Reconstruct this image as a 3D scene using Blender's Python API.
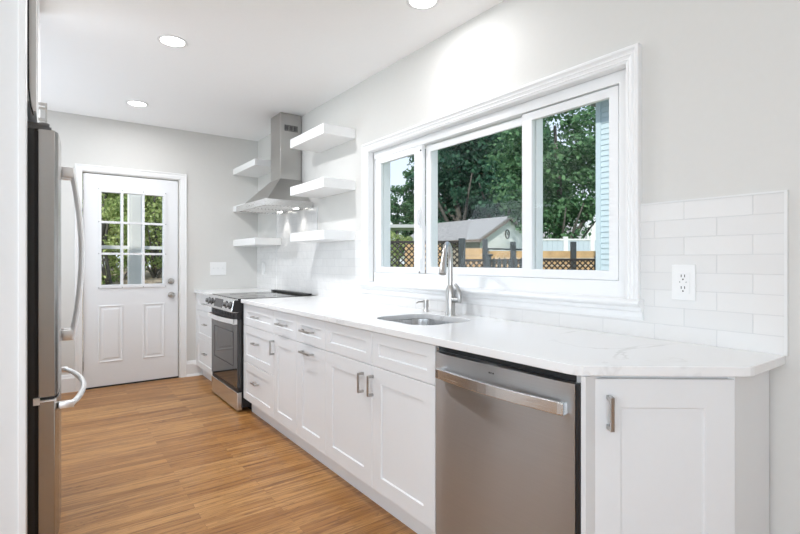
import bpy, bmesh, math, random
import numpy as np
from mathutils import Vector, Matrix

for o in list(bpy.data.objects):
    bpy.data.objects.remove(o)
SC = bpy.context.scene
C = SC.collection
PI = math.pi

# ------------------------------------------------------------------ camera, sky, sun, area lights, exposure
YAW = math.atan(351.5 / 481.0)
cam = bpy.data.cameras.new('camera')
cam.sensor_fit = 'HORIZONTAL'
cam.sensor_width = 36.0
cam.lens = 481.0 / 800.0 * 36.0
cam.shift_y = -6.0 / 800.0
cam.clip_start = 0.02
cam.clip_end = 300
cam_o = bpy.data.objects.new('camera', cam)
cam_o.location = (0, 0, 1.222)
cam_o.rotation_euler = (PI / 2, 0, -YAW)
C.objects.link(cam_o)
SC.camera = cam_o

SC.view_settings.view_transform = 'Standard'
SC.view_settings.look = 'None'
SC.view_settings.exposure = 0.13
SC.view_settings.gamma = 1.0
SC.view_settings.use_curve_mapping = False
SC.cycles.use_denoising = True
SC.cycles.max_bounces = 10
SC.cycles.diffuse_bounces = 6
SC.cycles.transparent_max_bounces = 16
SC.cycles.sample_clamp_indirect = 6.0
SC.cycles.caustics_reflective = False
SC.cycles.caustics_refractive = False

wd = bpy.data.worlds.new('sky')
SC.world = wd
wd.use_nodes = True
wn, wl = wd.node_tree.nodes, wd.node_tree.links
wn.clear()
wo = wn.new('ShaderNodeOutputWorld')
wb = wn.new('ShaderNodeBackground')
wb.inputs['Strength'].default_value = 1.25
tc = wn.new('ShaderNodeTexCoord')
sx = wn.new('ShaderNodeSeparateXYZ')
rp = wn.new('ShaderNodeValToRGB')
rp.color_ramp.elements[0].position = 0.0
rp.color_ramp.elements[0].color = (0.80, 0.86, 0.93, 1)
rp.color_ramp.elements[1].position = 0.6
rp.color_ramp.elements[1].color = (0.46, 0.61, 0.88, 1)
nz = wn.new('ShaderNodeTexNoise')
nz.inputs['Scale'].default_value = 3.2
nz.inputs['Detail'].default_value = 6
nr = wn.new('ShaderNodeValToRGB')
nr.color_ramp.elements[0].position = 0.50
nr.color_ramp.elements[1].position = 0.68
mx = wn.new('ShaderNodeMix')
mx.data_type = 'RGBA'
mx.inputs['B'].default_value = (0.95, 0.97, 1.0, 1)
wl.new(tc.outputs['Generated'], sx.inputs[0])
wl.new(sx.outputs['Z'], rp.inputs[0])
wl.new(tc.outputs['Generated'], nz.inputs['Vector'])
wl.new(nz.outputs[0], nr.inputs[0])
wl.new(nr.outputs[0], mx.inputs['Factor'])
wl.new(rp.outputs[0], mx.inputs['A'])
wl.new(mx.outputs['Result'], wb.inputs['Color'])
wl.new(wb.outputs[0], wo.inputs[0])

sun = bpy.data.lights.new('sun', 'SUN')
sun.energy = 3.4
sun.angle = 0.02
sun.color = (1.0, 0.95, 0.87)
sun_o = bpy.data.objects.new('sun', sun)
sun_o.rotation_euler = Vector((0.70, 0.45, -0.62)).to_track_quat('-Z', 'Y').to_euler()
sun_o.location = (-10, -10, 20)
C.objects.link(sun_o)


def area(name, loc, direction, sx_, sy_, power, color=(1, 1, 1), shape='RECTANGLE'):
    l = bpy.data.lights.new(name, 'AREA')
    l.shape = shape
    l.size = sx_
    if shape == 'RECTANGLE':
        l.size_y = sy_
    l.energy = power
    l.color = color
    o = bpy.data.objects.new(name, l)
    o.location = loc
    o.rotation_euler = Vector(direction).to_track_quat('-Z', 'Y').to_euler()
    C.objects.link(o)
    return o


P_REAR, P_SIDE, P_HALL = 92.0, 62.0, 21.0
COOL = (0.82, 0.925, 1.06)
area('fill_rear', (-1.95, -2.62, 1.25), (0, 1, 0.7), 1.9, 2.2, P_REAR, COOL)  # added fill light behind the camera, set in an invented rear opening
area('fill_side', (-3.02, -0.2, 1.35), (1, 0.12, 0.7), 2.7, 1.9, P_SIDE, COOL)  # added fill light from the left, standing in an invented wall opening
area('fill_hall', (-0.93, 4.40, 1.45), (1, 0.0, 0.35), 1.6, 1.3, P_HALL, COOL)  # unseen fill light added beyond the refrigerator to lift the far ceiling

# ------------------------------------------------------------------ materials
MATS = {}


def mat(name, color, rough=0.5, metal=0.0, emit=None, estr=0.0, coat=0.0, spec=0.5, noise=0.0, nscale=40.0, bump=0.0, bscale=200.0, aniso=0.0):
    m = bpy.data.materials.new(name)
    m.use_nodes = True
    nt = m.node_tree
    p = nt.nodes['Principled BSDF']
    p.inputs['Base Color'].default_value = (*color, 1)
    p.inputs['Roughness'].default_value = rough
    p.inputs['Metallic'].default_value = metal
    p.inputs['Coat Weight'].default_value = coat
    p.inputs['Specular IOR Level'].default_value = spec
    p.inputs['Anisotropic'].default_value = aniso
    if emit:
        p.inputs['Emission Color'].default_value = (*emit, 1)
        p.inputs['Emission Strength'].default_value = estr
    if noise or bump:
        t = nt.nodes.new('ShaderNodeTexCoord')
        if noise:
            n = nt.nodes.new('ShaderNodeTexNoise')
            n.inputs['Scale'].default_value = nscale
            n.inputs['Detail'].default_value = 5
            r = nt.nodes.new('ShaderNodeValToRGB')
            r.color_ramp.elements[0].position = 0.3
            r.color_ramp.elements[1].position = 0.7
            r.color_ramp.elements[0].color = (*[max(0, c * (1 - noise)) for c in color], 1)
            r.color_ramp.elements[1].color = (*[min(1, c * (1 + noise)) for c in color], 1)
            nt.links.new(t.outputs['Object'], n.inputs['Vector'])
            nt.links.new(n.outputs[0], r.inputs[0])
            nt.links.new(r.outputs[0], p.inputs['Base Color'])
        if bump:
            n2 = nt.nodes.new('ShaderNodeTexNoise')
            n2.inputs['Scale'].default_value = bscale
            b = nt.nodes.new('ShaderNodeBump')
            b.inputs['Strength'].default_value = bump
            b.inputs['Distance'].default_value = 0.002
            nt.links.new(t.outputs['Object'], n2.inputs['Vector'])
            nt.links.new(n2.outputs[0], b.inputs['Height'])
            nt.links.new(b.outputs[0], p.inputs['Normal'])
    MATS[name] = m
    return m


mat('wall_paint', (0.655, 0.645, 0.618), 0.75, noise=0.006, bump=0.05, bscale=350)
mat('ceiling_paint', (0.95, 0.95, 0.948), 0.85, noise=0.005)
mat('wall_white', (0.745, 0.745, 0.738), 0.7, noise=0.005)
mat('trim_white', (0.82, 0.82, 0.815), 0.35, noise=0.004)
mat('vinyl_white', (0.84, 0.845, 0.845), 0.3, noise=0.004)
mat('door_white', (0.80, 0.81, 0.82), 0.38, noise=0.004)
mat('cabinet_white', (0.765, 0.772, 0.775), 0.33, noise=0.004)
mat('shelf_white', (0.85, 0.85, 0.845), 0.35, noise=0.004)
mat('plate_white', (0.82, 0.82, 0.812), 0.3, noise=0.004)
mat('slot_dark', (0.06, 0.06, 0.06), 0.6, noise=0.05)
mat('black_gloss', (0.012, 0.012, 0.013), 0.06, noise=0.05)
mat('black_plastic', (0.010, 0.010, 0.011), 0.45, noise=0.08)
mat('dark_side', (0.03, 0.032, 0.033), 0.45, noise=0.08)
mat('oven_glass', (0.028, 0.028, 0.028), 0.05, spec=0.8, noise=0.02)
mat('cooktop_glass', (0.03, 0.028, 0.025), 0.03, spec=0.5, noise=0.02)
mat('lamp_lens', (1, 1, 1), 0.5, emit=(1, 0.98, 0.95), estr=7.0, noise=0.001)
mat('hood_lens', (1, 1, 1), 0.5, emit=(1, 0.97, 0.92), estr=7.0, noise=0.001)
mat('nickel', (0.50, 0.488, 0.47), 0.28, 1.0, noise=0.03)
mat('nickel_dark', (0.46, 0.45, 0.435), 0.34, 1.0, noise=0.03)
mat('chrome_handle', (0.93, 0.93, 0.93), 0.42, 1.0, noise=0.02)
mat('hinge_grey', (0.13, 0.13, 0.128), 0.35, noise=0.1)
mat('rubber', (0.02, 0.02, 0.02), 0.7, noise=0.05)


def steel(name, color, rough, axis, stretch=120.0, aniso=0.0):
    """brushed stainless: fine streaks perpendicular to `axis`"""
    m = bpy.data.materials.new(name)
    m.use_nodes = True
    nt = m.node_tree
    p = nt.nodes['Principled BSDF']
    p.inputs['Metallic'].default_value = 1.0
    if aniso:
        tg = nt.nodes.new('ShaderNodeTangent')
        tg.direction_type = 'RADIAL'
        tg.axis = 'Z'
        nt.links.new(tg.outputs[0], p.inputs['Tangent'])
        p.inputs['Anisotropic'].default_value = aniso
        p.inputs['Anisotropic Rotation'].default_value = 0.25
    t = nt.nodes.new('ShaderNodeTexCoord')
    mp = nt.nodes.new('ShaderNodeMapping')
    s = [4, 4, 4]
    s['xyz'.index(axis)] = stretch * 4
    mp.inputs['Scale'].default_value = s
    n = nt.nodes.new('ShaderNodeTexNoise')
    n.inputs['Scale'].default_value = 1.0
    n.inputs['Detail'].default_value = 3
    r = nt.nodes.new('ShaderNodeValToRGB')
    r.color_ramp.elements[0].color = (*[c * 0.93 for c in color], 1)
    r.color_ramp.elements[1].color = (*[min(1, c * 1.06) for c in color], 1)
    mr = nt.nodes.new('ShaderNodeMapRange')
    mr.inputs['To Min'].default_value = rough * 0.85
    mr.inputs['To Max'].default_value = rough * 1.2
    nt.links.new(t.outputs['Object'], mp.inputs[0])
    nt.links.new(mp.outputs[0], n.inputs['Vector'])
    nt.links.new(n.outputs[0], r.inputs[0])
    nt.links.new(n.outputs[0], mr.inputs['Value'])
    nt.links.new(r.outputs[0], p.inputs['Base Color'])
    nt.links.new(mr.outputs[0], p.inputs['Roughness'])
    MATS[name] = m


steel('steel', (0.56, 0.55, 0.535), 0.24, 'z')
steel('steel_bright', (0.72, 0.715, 0.705), 0.25, 'z')
steel('steel_hood', (0.50, 0.49, 0.475), 0.30, 'y')
steel('steel_door', (0.50, 0.515, 0.53), 0.34, 'z', aniso=0.92)
steel('steel_fridge', (0.42, 0.412, 0.398), 0.24, 'z', aniso=0.7)
steel('sink_steel', (0.66, 0.66, 0.66), 0.28, 'x')


def nodes_of(name):
    m = bpy.data.materials.new(name)
    m.use_nodes = True
    MATS[name] = m
    nt = m.node_tree
    return nt, nt.nodes, nt.links, nt.nodes['Principled BSDF']


# glass: clear pane, reflecting by Fresnel
nt, n_, l_, p_ = nodes_of('glass')
n_.remove(p_)
tr = n_.new('ShaderNodeBsdfTransparent')
tr.inputs[0].default_value = (0.97, 0.985, 0.98, 1)
gl = n_.new('ShaderNodeBsdfGlossy')
gl.inputs['Roughness'].default_value = 0.0
lw = n_.new('ShaderNodeLayerWeight')
lw.inputs['Blend'].default_value = 0.5
pw = n_.new('ShaderNodeMath')
pw.operation = 'POWER'
pw.inputs[1].default_value = 4.0
l_.new(lw.outputs['Facing'], pw.inputs[0])
fr = n_.new('ShaderNodeMath')
fr.operation = 'MULTIPLY_ADD'
fr.inputs[1].default_value = 0.12
fr.inputs[2].default_value = 0.01
l_.new(pw.outputs[0], fr.inputs[0])
ms = n_.new('ShaderNodeMixShader')
l_.new(fr.outputs[0], ms.inputs[0])
l_.new(tr.outputs[0], ms.inputs[1])
l_.new(gl.outputs[0], ms.inputs[2])
l_.new(ms.outputs[0], n_['Material Output'].inputs[0])

# oak strip floor, boards along X
nt, n_, l_, p_ = nodes_of('oak_floor')
t = n_.new('ShaderNodeTexCoord')
br = n_.new('ShaderNodeTexBrick')
br.offset = 0.37
br.offset_frequency = 2
br.squash = 1.0
br.inputs['Scale'].default_value = 1.0
br.inputs['Brick Width'].default_value = 0.93
br.inputs['Row Height'].default_value = 0.0572
br.inputs['Mortar Size'].default_value = 0.0006
br.inputs['Mortar Smooth'].default_value = 0.2
br.inputs['Bias'].default_value = 0.0
br.inputs['Color1'].default_value = (0, 0, 0, 1)
br.inputs['Color2'].default_value = (1, 1, 1, 1)
br.inputs['Mortar'].default_value = (0.5, 0.5, 0.5, 1)
l_.new(t.outputs['Object'], br.inputs['Vector'])
mp = n_.new('ShaderNodeMapping')
mp.inputs['Scale'].default_value = (2.2, 42.0, 1.0)
ad = n_.new('ShaderNodeVectorMath')
ad.operation = 'MULTIPLY_ADD'
ad.inputs[1].default_value = (7.3, 3.1, 5.7)
l_.new(br.outputs['Color'], ad.inputs[0])
l_.new(t.outputs['Object'], ad.inputs[2])
l_.new(ad.outputs[0], mp.inputs[0])
g1 = n_.new('ShaderNodeTexNoise')
g1.inputs['Scale'].default_value = 1.0
g1.inputs['Detail'].default_value = 7
g1.inputs['Roughness'].default_value = 0.62
g1.inputs['Distortion'].default_value = 0.6
l_.new(mp.outputs[0], g1.inputs['Vector'])
mp2 = n_.new('ShaderNodeMapping')
mp2.inputs['Scale'].default_value = (1.3, 17.0, 1.0)
l_.new(ad.outputs[0], mp2.inputs[0])
wv = n_.new('ShaderNodeTexNoise')
wv.inputs['Scale'].default_value = 1.0
wv.inputs['Detail'].default_value = 2.0
wv.inputs['Distortion'].default_value = 1.2
l_.new(mp2.outputs[0], wv.inputs['Vector'])
# cathedral rings: contour lines of the broad noise
mm = n_.new('ShaderNodeMath')
mm.operation = 'MULTIPLY'
mm.inputs[1].default_value = 11.0
l_.new(wv.outputs[0], mm.inputs[0])
mf = n_.new('ShaderNodeMath')
mf.operation = 'FRACT'
l_.new(mm.outputs[0], mf.inputs[0])
rr = n_.new('ShaderNodeValToRGB')
rr.color_ramp.elements[0].position = 0.0
rr.color_ramp.elements[0].color = (0.0, 0, 0, 1)
rr.color_ramp.elements[1].position = 0.30
rr.color_ramp.elements[1].color = (1, 1, 1, 1)
l_.new(mf.outputs[0], rr.inputs[0])
base = n_.new('ShaderNodeValToRGB')
base.color_ramp.elements[0].position = 0.0
base.color_ramp.elements[0].color = (0.365, 0.160, 0.042, 1)
base.color_ramp.elements[1].position = 1.0
base.color_ramp.elements[1].color = (0.560, 0.290, 0.098, 1)
e = base.color_ramp.elements.new(0.5)
e.color = (0.475, 0.226, 0.066, 1)
l_.new(br.outputs['Color'], base.inputs[0])
gr = n_.new('ShaderNodeValToRGB')
gr.color_ramp.elements[0].position = 0.32
gr.color_ramp.elements[0].color = (0.42, 0.33, 0.25, 1)
gr.color_ramp.elements[1].position = 0.56
gr.color_ramp.elements[1].color = (1, 1, 1, 1)
l_.new(g1.outputs[0], gr.inputs[0])
m1 = n_.new('ShaderNodeMix')
m1.data_type = 'RGBA'
m1.blend_type = 'MULTIPLY'
m1.inputs['Factor'].default_value = 0.95
l_.new(base.outputs[0], m1.inputs['A'])
l_.new(gr.outputs[0], m1.inputs['B'])
m2 = n_.new('ShaderNodeMix')
m2.data_type = 'RGBA'
m2.blend_type = 'MULTIPLY'
m2.inputs['Factor'].default_value = 0.34
l_.new(m1.outputs['Result'], m2.inputs['A'])
l_.new(rr.outputs[0], m2.inputs['B'])
m3 = n_.new('ShaderNodeMix')
m3.data_type = 'RGBA'
m3.inputs['B'].default_value = (0.16, 0.075, 0.028, 1)
l_.new(br.outputs['Fac'], m3.inputs['Factor'])
l_.new(m2.outputs['Result'], m3.inputs['A'])
l_.new(m3.outputs['Result'], p_.inputs['Base Color'])
p_.inputs['Roughness'].default_value = 0.36
bp = n_.new('ShaderNodeBump')
bp.inputs['Strength'].default_value = 0.12
bp.inputs['Distance'].default_value = 0.001
l_.new(g1.outputs[0], bp.inputs['Height'])
l_.new(bp.outputs[0], p_.inputs['Normal'])

# white glazed hand-made look tile on the window wall (brick bond in Y,Z)
nt, n_, l_, p_ = nodes_of('tile')
t = n_.new('ShaderNodeTexCoord')
s = n_.new('ShaderNodeSeparateXYZ')
cb = n_.new('ShaderNodeCombineXYZ')
l_.new(t.outputs['Object'], s.inputs[0])
l_.new(s.outputs['Y'], cb.inputs['X'])
l_.new(s.outputs['Z'], cb.inputs['Y'])
mp = n_.new('ShaderNodeMapping')
mp.inputs['Location'].default_value = (-0.614 + 10 * 0.2195, -1.447 + 40 * 0.0675, 0)
l_.new(cb.outputs[0], mp.inputs[0])
br = n_.new('ShaderNodeTexBrick')
br.offset = 0.5
br.inputs['Scale'].default_value = 1.0
br.inputs['Brick Width'].default_value = 0.2195
br.inputs['Row Height'].default_value = 0.0675
br.inputs['Mortar Size'].default_value = 0.0016
br.inputs['Mortar Smooth'].default_value = 0.6
br.inputs['Color1'].default_value = (0.725, 0.717, 0.703, 1)
br.inputs['Color2'].default_value = (0.77, 0.762, 0.748, 1)
br.inputs['Mortar'].default_value = (0.66, 0.66, 0.655, 1)
l_.new(mp.outputs[0], br.inputs['Vector'])
l_.new(br.outputs['Color'], p_.inputs['Base Color'])
p_.inputs['Roughness'].default_value = 0.09
inv = n_.new('ShaderNodeMath')
inv.operation = 'SUBTRACT'
inv.inputs[0].default_value = 1.0
l_.new(br.outputs['Fac'], inv.inputs[1])
b1 = n_.new('ShaderNodeBump')
b1.inputs['Strength'].default_value = 0.6
b1.inputs['Distance'].default_value = 0.0015
l_.new(inv.outputs[0], b1.inputs['Height'])
nn = n_.new('ShaderNodeTexNoise')
nn.inputs['Scale'].default_value = 16.0
nn.inputs['Detail'].default_value = 1.5
l_.new(t.outputs['Object'], nn.inputs['Vector'])
b2 = n_.new('ShaderNodeBump')
b2.inputs['Strength'].default_value = 0.9
b2.inputs['Distance'].default_value = 0.004
l_.new(nn.outputs[0], b2.inputs['Height'])
l_.new(b1.outputs[0], b2.inputs['Normal'])
l_.new(b2.outputs[0], p_.inputs['Normal'])

# white quartz with thin grey veins
nt, n_, l_, p_ = nodes_of('quartz')
t = n_.new('ShaderNodeTexCoord')
mp = n_.new('ShaderNodeMapping')
mp.inputs['Rotation'].default_value = (0.4, 0.2, 0.75)
mp.inputs['Scale'].default_value = (1.0, 1.9, 1.0)
l_.new(t.outputs['Object'], mp.inputs[0])
dn = n_.new('ShaderNodeTexNoise')
dn.inputs['Scale'].default_value = 1.25
dn.inputs['Detail'].default_value = 5
dn.inputs['Roughness'].default_value = 0.5
dn.inputs['Distortion'].default_value = 0.7
l_.new(mp.outputs[0], dn.inputs['Vector'])
sb = n_.new('ShaderNodeMath')
sb.operation = 'SUBTRACT'
sb.inputs[1].default_value = 0.5
l_.new(dn.outputs[0], sb.inputs[0])
ab = n_.new('ShaderNodeMath')
ab.operation = 'ABSOLUTE'
l_.new(sb.outputs[0], ab.inputs[0])
vr = n_.new('ShaderNodeValToRGB')
vr.color_ramp.elements[0].position = 0.0
vr.color_ramp.elements[0].color = (1, 1, 1, 1)
vr.color_ramp.elements[1].position = 0.011
vr.color_ramp.elements[1].color = (0, 0, 0, 1)
l_.new(ab.outputs[0], vr.inputs[0])
mk = n_.new('ShaderNodeTexNoise')
mk.inputs['Scale'].default_value = 2.6
l_.new(t.outputs['Object'], mk.inputs['Vector'])
mkr = n_.new('ShaderNodeValToRGB')
mkr.color_ramp.elements[0].position = 0.42
mkr.color_ramp.elements[1].position = 0.62
l_.new(mk.outputs[0], mkr.inputs[0])
mu = n_.new('ShaderNodeMath')
mu.operation = 'MULTIPLY'
l_.new(vr.outputs[0], mu.inputs[0])
l_.new(mkr.outputs[0], mu.inputs[1])
mu2 = n_.new('ShaderNodeMath')
mu2.operation = 'MULTIPLY'
mu2.inputs[1].default_value = 0.42
l_.new(mu.outputs[0], mu2.inputs[0])
mq = n_.new('ShaderNodeMix')
mq.data_type = 'RGBA'
mq.inputs['A'].default_value = (0.83, 0.83, 0.825, 1)
mq.inputs['B'].default_value = (0.45, 0.43, 0.41, 1)
l_.new(mu2.outputs[0], mq.inputs['Factor'])
l_.new(mq.outputs['Result'], p_.inputs['Base Color'])
p_.inputs['Roughness'].default_value = 0.16


def leaf_mat(name, dark, light):
    nt, n_, l_, p_ = nodes_of(name)
    ge = n_.new('ShaderNodeNewGeometry')
    r = n_.new('ShaderNodeValToRGB')
    r.color_ramp.elements[0].color = (*dark, 1)
    r.color_ramp.elements[1].color = (*light, 1)
    l_.new(ge.outputs['Random Per Island'], r.inputs[0])
    l_.new(r.outputs[0], p_.inputs['Base Color'])
    p_.inputs['Roughness'].default_value = 0.6
    p_.inputs['Specular IOR Level'].default_value = 0.25
    tl = n_.new('ShaderNodeBsdfTranslucent')
    l_.new(r.outputs[0], tl.inputs['Color'])
    mi = n_.new('ShaderNodeMixShader')
    mi.inputs[0].default_value = 0.35
    l_.new(p_.outputs[0], mi.inputs[1])
    l_.new(tl.outputs[0], mi.inputs[2])
    l_.new(mi.outputs[0], n_['Material Output'].inputs[0])


leaf_mat('leaf_dark', (0.025, 0.085, 0.058), (0.095, 0.225, 0.135))
leaf_mat('leaf_mid', (0.055, 0.140, 0.070), (0.170, 0.320, 0.150))
leaf_mat('leaf_light', (0.20, 0.30, 0.08), (0.55, 0.62, 0.28))
mat('bark', (0.115, 0.108, 0.095), 0.9, noise=0.35, nscale=6)
mat('lawn', (0.12, 0.20, 0.06), 0.95, noise=0.35, nscale=8)
mat('leaf_litter', (0.42, 0.34, 0.25), 0.95, noise=0.4, nscale=14)
mat('shingle_grey', (0.33, 0.32, 0.318), 0.9, noise=0.2, nscale=9)
mat('siding_white', (0.80, 0.81, 0.80), 0.6, noise=0.02)
mat('siding_beige', (0.38, 0.33, 0.27), 0.7, noise=0.06)
mat('fascia_brown', (0.22, 0.17, 0.145), 0.7, noise=0.06)
mat('cedar', (0.60, 0.40, 0.20), 0.7, noise=0.16, nscale=5)
mat('lattice_brown', (0.035, 0.03, 0.028), 0.8, noise=0.15)
mat('post_charcoal', (0.05, 0.06, 0.065), 0.7, noise=0.1)
mat('vinyl_fence', (0.52, 0.60, 0.66), 0.5, noise=0.02)
mat('siding_blue', (0.55, 0.65, 0.71), 0.6, noise=0.04)
mat('porch_white', (0.80, 0.81, 0.80), 0.5, noise=0.02)
mat('roof_pale', (0.50, 0.52, 0.53), 0.7, noise=0.05)

# ------------------------------------------------------------------ helpers


class B:
    def __init__(self):
        self.bm = bmesh.new()

    def box(self, x0, x1, y0, y1, z0, z1, M=None, bev=0.0):
        bm = self.bm
        r = bmesh.ops.create_cube(bm, size=1.0)
        vs = r['verts']
        for v in vs:
            v.co = Vector(((x0 + x1) / 2 + v.co.x * (x1 - x0), (y0 + y1) / 2 + v.co.y * (y1 - y0), (z0 + z1) / 2 + v.co.z * (z1 - z0)))
        if bev > 0:
            es = list({e for v in vs for e in v.link_edges})
            r = bmesh.ops.bevel(bm, geom=es, offset=bev, segments=2, affect='EDGES', profile=0.5)
            vs = list({v for f in r['faces'] for v in f.verts} | {v for v in vs if v.is_valid})
        if M is not None:
            for v in vs:
                v.co = M @ v.co
        return self

    def prism(self, pts, a0, a1, axis='z', M=None):
        """extrude a 2D polygon; axis z: pts=(x,y); axis y: pts=(x,z); axis x: pts=(y,z)"""
        bm = self.bm

        def co(p, a):
            return {'z': (p[0], p[1], a), 'y': (p[0], a, p[1]), 'x': (a, p[0], p[1])}[axis]
        lo = [bm.verts.new(co(p, a0)) for p in pts]
        hi = [bm.verts.new(co(p, a1)) for p in pts]
        n = len(pts)
        bm.faces.new(lo)
        bm.faces.new(hi)
        for i in range(n):
            bm.faces.new((lo[i], lo[(i + 1) % n], hi[(i + 1) % n], hi[i]))
        if M is not None:
            for v in lo + hi:
                v.co = M @ v.co
        return self

    def tube(self, path, rad, seg=10, caps=True, sq=None):
        bm = self.bm
        path = [Vector(p) for p in path]
        n = len(path)
        rads = rad if isinstance(rad, (list, tuple)) else [rad] * n
        rings = []
        up = None
        for i, p in enumerate(path):
            if i == 0:
                t = path[1] - path[0]
            elif i == n - 1:
                t = path[-1] - path[-2]
            else:
                t = path[i + 1] - path[i - 1]
            t.normalize()
            if up is None:
                up = Vector((0, 0, 1)) if abs(t.z) < 0.9 else Vector((1, 0, 0))
            a = t.cross(up)
            if a.length < 1e-5:
                a = t.cross(Vector((0, 1, 0)))
            a.normalize()
            b = a.cross(t).normalized()
            up = b
            ring = []
            for k in range(seg):
                th = 2 * PI * k / seg + (PI / 4 if seg == 4 else 0)
                ra, rb = (rads[i], rads[i]) if sq is None else (sq[0] * rads[i], sq[1] * rads[i])
                ring.append(bm.verts.new(p + a * (ra * math.cos(th)) + b * (rb * math.sin(th))))
            rings.append(ring)
        for i in range(n - 1):
            for k in range(seg):
                bm.faces.new((rings[i][k], rings[i][(k + 1) % seg], rings[i + 1][(k + 1) % seg], rings[i + 1][k]))
        if caps:
            bm.faces.new(rings[0])
            bm.faces.new(rings[-1])
        return self

    def lathe(self, prof, origin, axis=(0, 0, 1), seg=24):
        """prof: (radius, height) along axis"""
        bm = self.bm
        q = Vector((0, 0, 1)).rotation_difference(Vector(axis).normalized())
        rings = []
        for r, h in prof:
            if r < 1e-6:
                rings.append([bm.verts.new(Vector(origin) + q @ Vector((0, 0, h)))])
            else:
                rings.append([bm.verts.new(Vector(origin) + q @ Vector((r * math.cos(2 * PI * k / seg), r * math.sin(2 * PI * k / seg), h))) for k in range(seg)])
        for a, b in zip(rings, rings[1:]):
            for k in range(seg):
                k2 = (k + 1) % seg
                if len(a) == 1 and len(b) == 1:
                    continue
                if len(a) == 1:
                    bm.faces.new((a[0], b[k2], b[k]))
                elif len(b) == 1:
                    bm.faces.new((a[k], a[k2], b[0]))
                else:
                    bm.faces.new((a[k], a[k2], b[k2], b[k]))
        return self

    def shaker(self, w, h, M, t=0.019, rail=0.06, rec=0.007):
        """five-piece front in local coords: x 0..w, z 0..h, front at y=0 (faces -y), back y=t"""
        bm = self.bm
        bv = 0.004

        def ring(x0, x1, z0, z1, y):
            return [bm.verts.new(M @ Vector(c)) for c in ((x0, y, z0), (x1, y, z0), (x1, y, z1), (x0, y, z1))]
        e = 0.0015
        R = [ring(0, w, 0, h, t), ring(0, w, 0, h, e), ring(e, w - e, e, h - e, 0), ring(rail, w - rail, rail, h - rail, 0),
             ring(rail + bv, w - rail - bv, rail + bv, h - rail - bv, rec)]
        for a, b in zip(R, R[1:]):
            for k in range(4):
                bm.faces.new((a[k], a[(k + 1) % 4], b[(k + 1) % 4], b[k]))
        bm.faces.new(R[-1])
        bm.faces.new(R[0][::-1])
        return self

    def slabframe(self, a0, a1, b0, b1, i0, i1, j0, j1, d0, d1, axis):
        """rectangular ring: outer a0..a1 x b0..b1, inner i0..i1 x j0..j1, depth d0..d1 along axis ('x': a=y,b=z; 'y': a=x,b=z)"""
        bm = self.bm

        def co(a, b, d):
            return (d, a, b) if axis == 'x' else (a, d, b)
        O = [(a0, b0), (a1, b0), (a1, b1), (a0, b1)]
        I = [(i0, j0), (i1, j0), (i1, j1), (i0, j1)]
        vo = [[bm.verts.new(co(*p, d)) for p in O] for d in (d0, d1)]
        vi = [[bm.verts.new(co(*p, d)) for p in I] for d in (d0, d1)]
        for k in range(4):
            k2 = (k + 1) % 4
            bm.faces.new((vo[0][k], vo[0][k2], vi[0][k2], vi[0][k]))
            bm.faces.new((vo[1][k], vo[1][k2], vi[1][k2], vi[1][k]))
            bm.faces.new((vo[0][k], vo[0][k2], vo[1][k2], vo[1][k]))
            bm.faces.new((vi[0][k], vi[0][k2], vi[1][k2], vi[1][k]))
        return self

    def build(self, name, m, parent=None, smooth=False, bevel=0.0, origin=None):
        """link as ONE object; coordinates given are world coordinates, shifted to the top ancestor's location"""
        bm = self.bm
        bmesh.ops.recalc_face_normals(bm, faces=bm.faces[:])
        off = Vector((0, 0, 0))
        if parent is not None:
            q = parent
            while q.parent is not None:
                q = q.parent
            off = Vector(q.location) if q.type == 'EMPTY' else Vector(q.location)
        elif origin is not None:
            off = Vector(origin)
        if off.length > 0:
            for v in bm.verts:
                v.co -= off
        me = bpy.data.meshes.new(name)
        bm.to_mesh(me)
        bm.free()
        me.materials.append(MATS[m])
        if smooth:
            for pl in me.polygons:
                pl.use_smooth = True
            try:
                me.set_sharp_from_angle(angle=math.radians(35))
            except Exception:
                pass
        o = bpy.data.objects.new(name, me)
        C.objects.link(o)
        if parent is not None:
            o.parent = parent
        elif origin is not None:
            o.location = off
        if bevel > 0:
            md = o.modifiers.new('bevel', 'BEVEL')
            md.width = bevel
            md.segments = 2
            md.limit_method = 'ANGLE'
            md.angle_limit = math.radians(40)
        return o


def thing(name, loc, label, cat, group=None):
    o = bpy.data.objects.new(name, None)
    o.empty_display_size = 0.05
    o.location = loc
    C.objects.link(o)
    return tag(o, label, cat, group)


def tag(o, label, cat, group=None):
    o['label'] = label
    o['category'] = cat
    if group:
        o['group'] = group
    return o


def struct(o):
    o['kind'] = 'structure'
    return o


def copy_tree(o, parent=None):
    c = o.copy()
    C.objects.link(c)
    if parent is not None:
        c.parent = parent
    for ch in list(o.children):
        copy_tree(ch, c)
    return c


def FX(x, y, z):
    """front facing -X; local x runs toward -Y"""
    return Matrix(((0, 1, 0, x), (-1, 0, 0, y), (0, 0, 1, z), (0, 0, 0, 1)))


XW, YB, ZC = 1.945, 5.44, 2.60

# ------------------------------------------------------------------ setting
b = B()
b.box(-3.1, XW, -2.7, YB, -0.06, 0.0)
struct(b.build('floor', 'oak_floor'))
b = B()
b.box(-3.1, XW, -2.7, YB, ZC, ZC + 0.08)
struct(b.build('ceiling', 'ceiling_paint'))
# window wall with its opening
WY0, WY1, WZ0, WZ1 = 1.06, 3.054, 1.07, 2.042
b = B()
b.slabframe(-2.7, YB + 0.14, -0.06, ZC + 0.08, WY0 - 0.006, WY1 + 0.006, WZ0 - 0.026, WZ1 + 0.006, XW, XW + 0.14, 'x')
struct(b.build('wall_right', 'wall_paint'))
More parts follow.
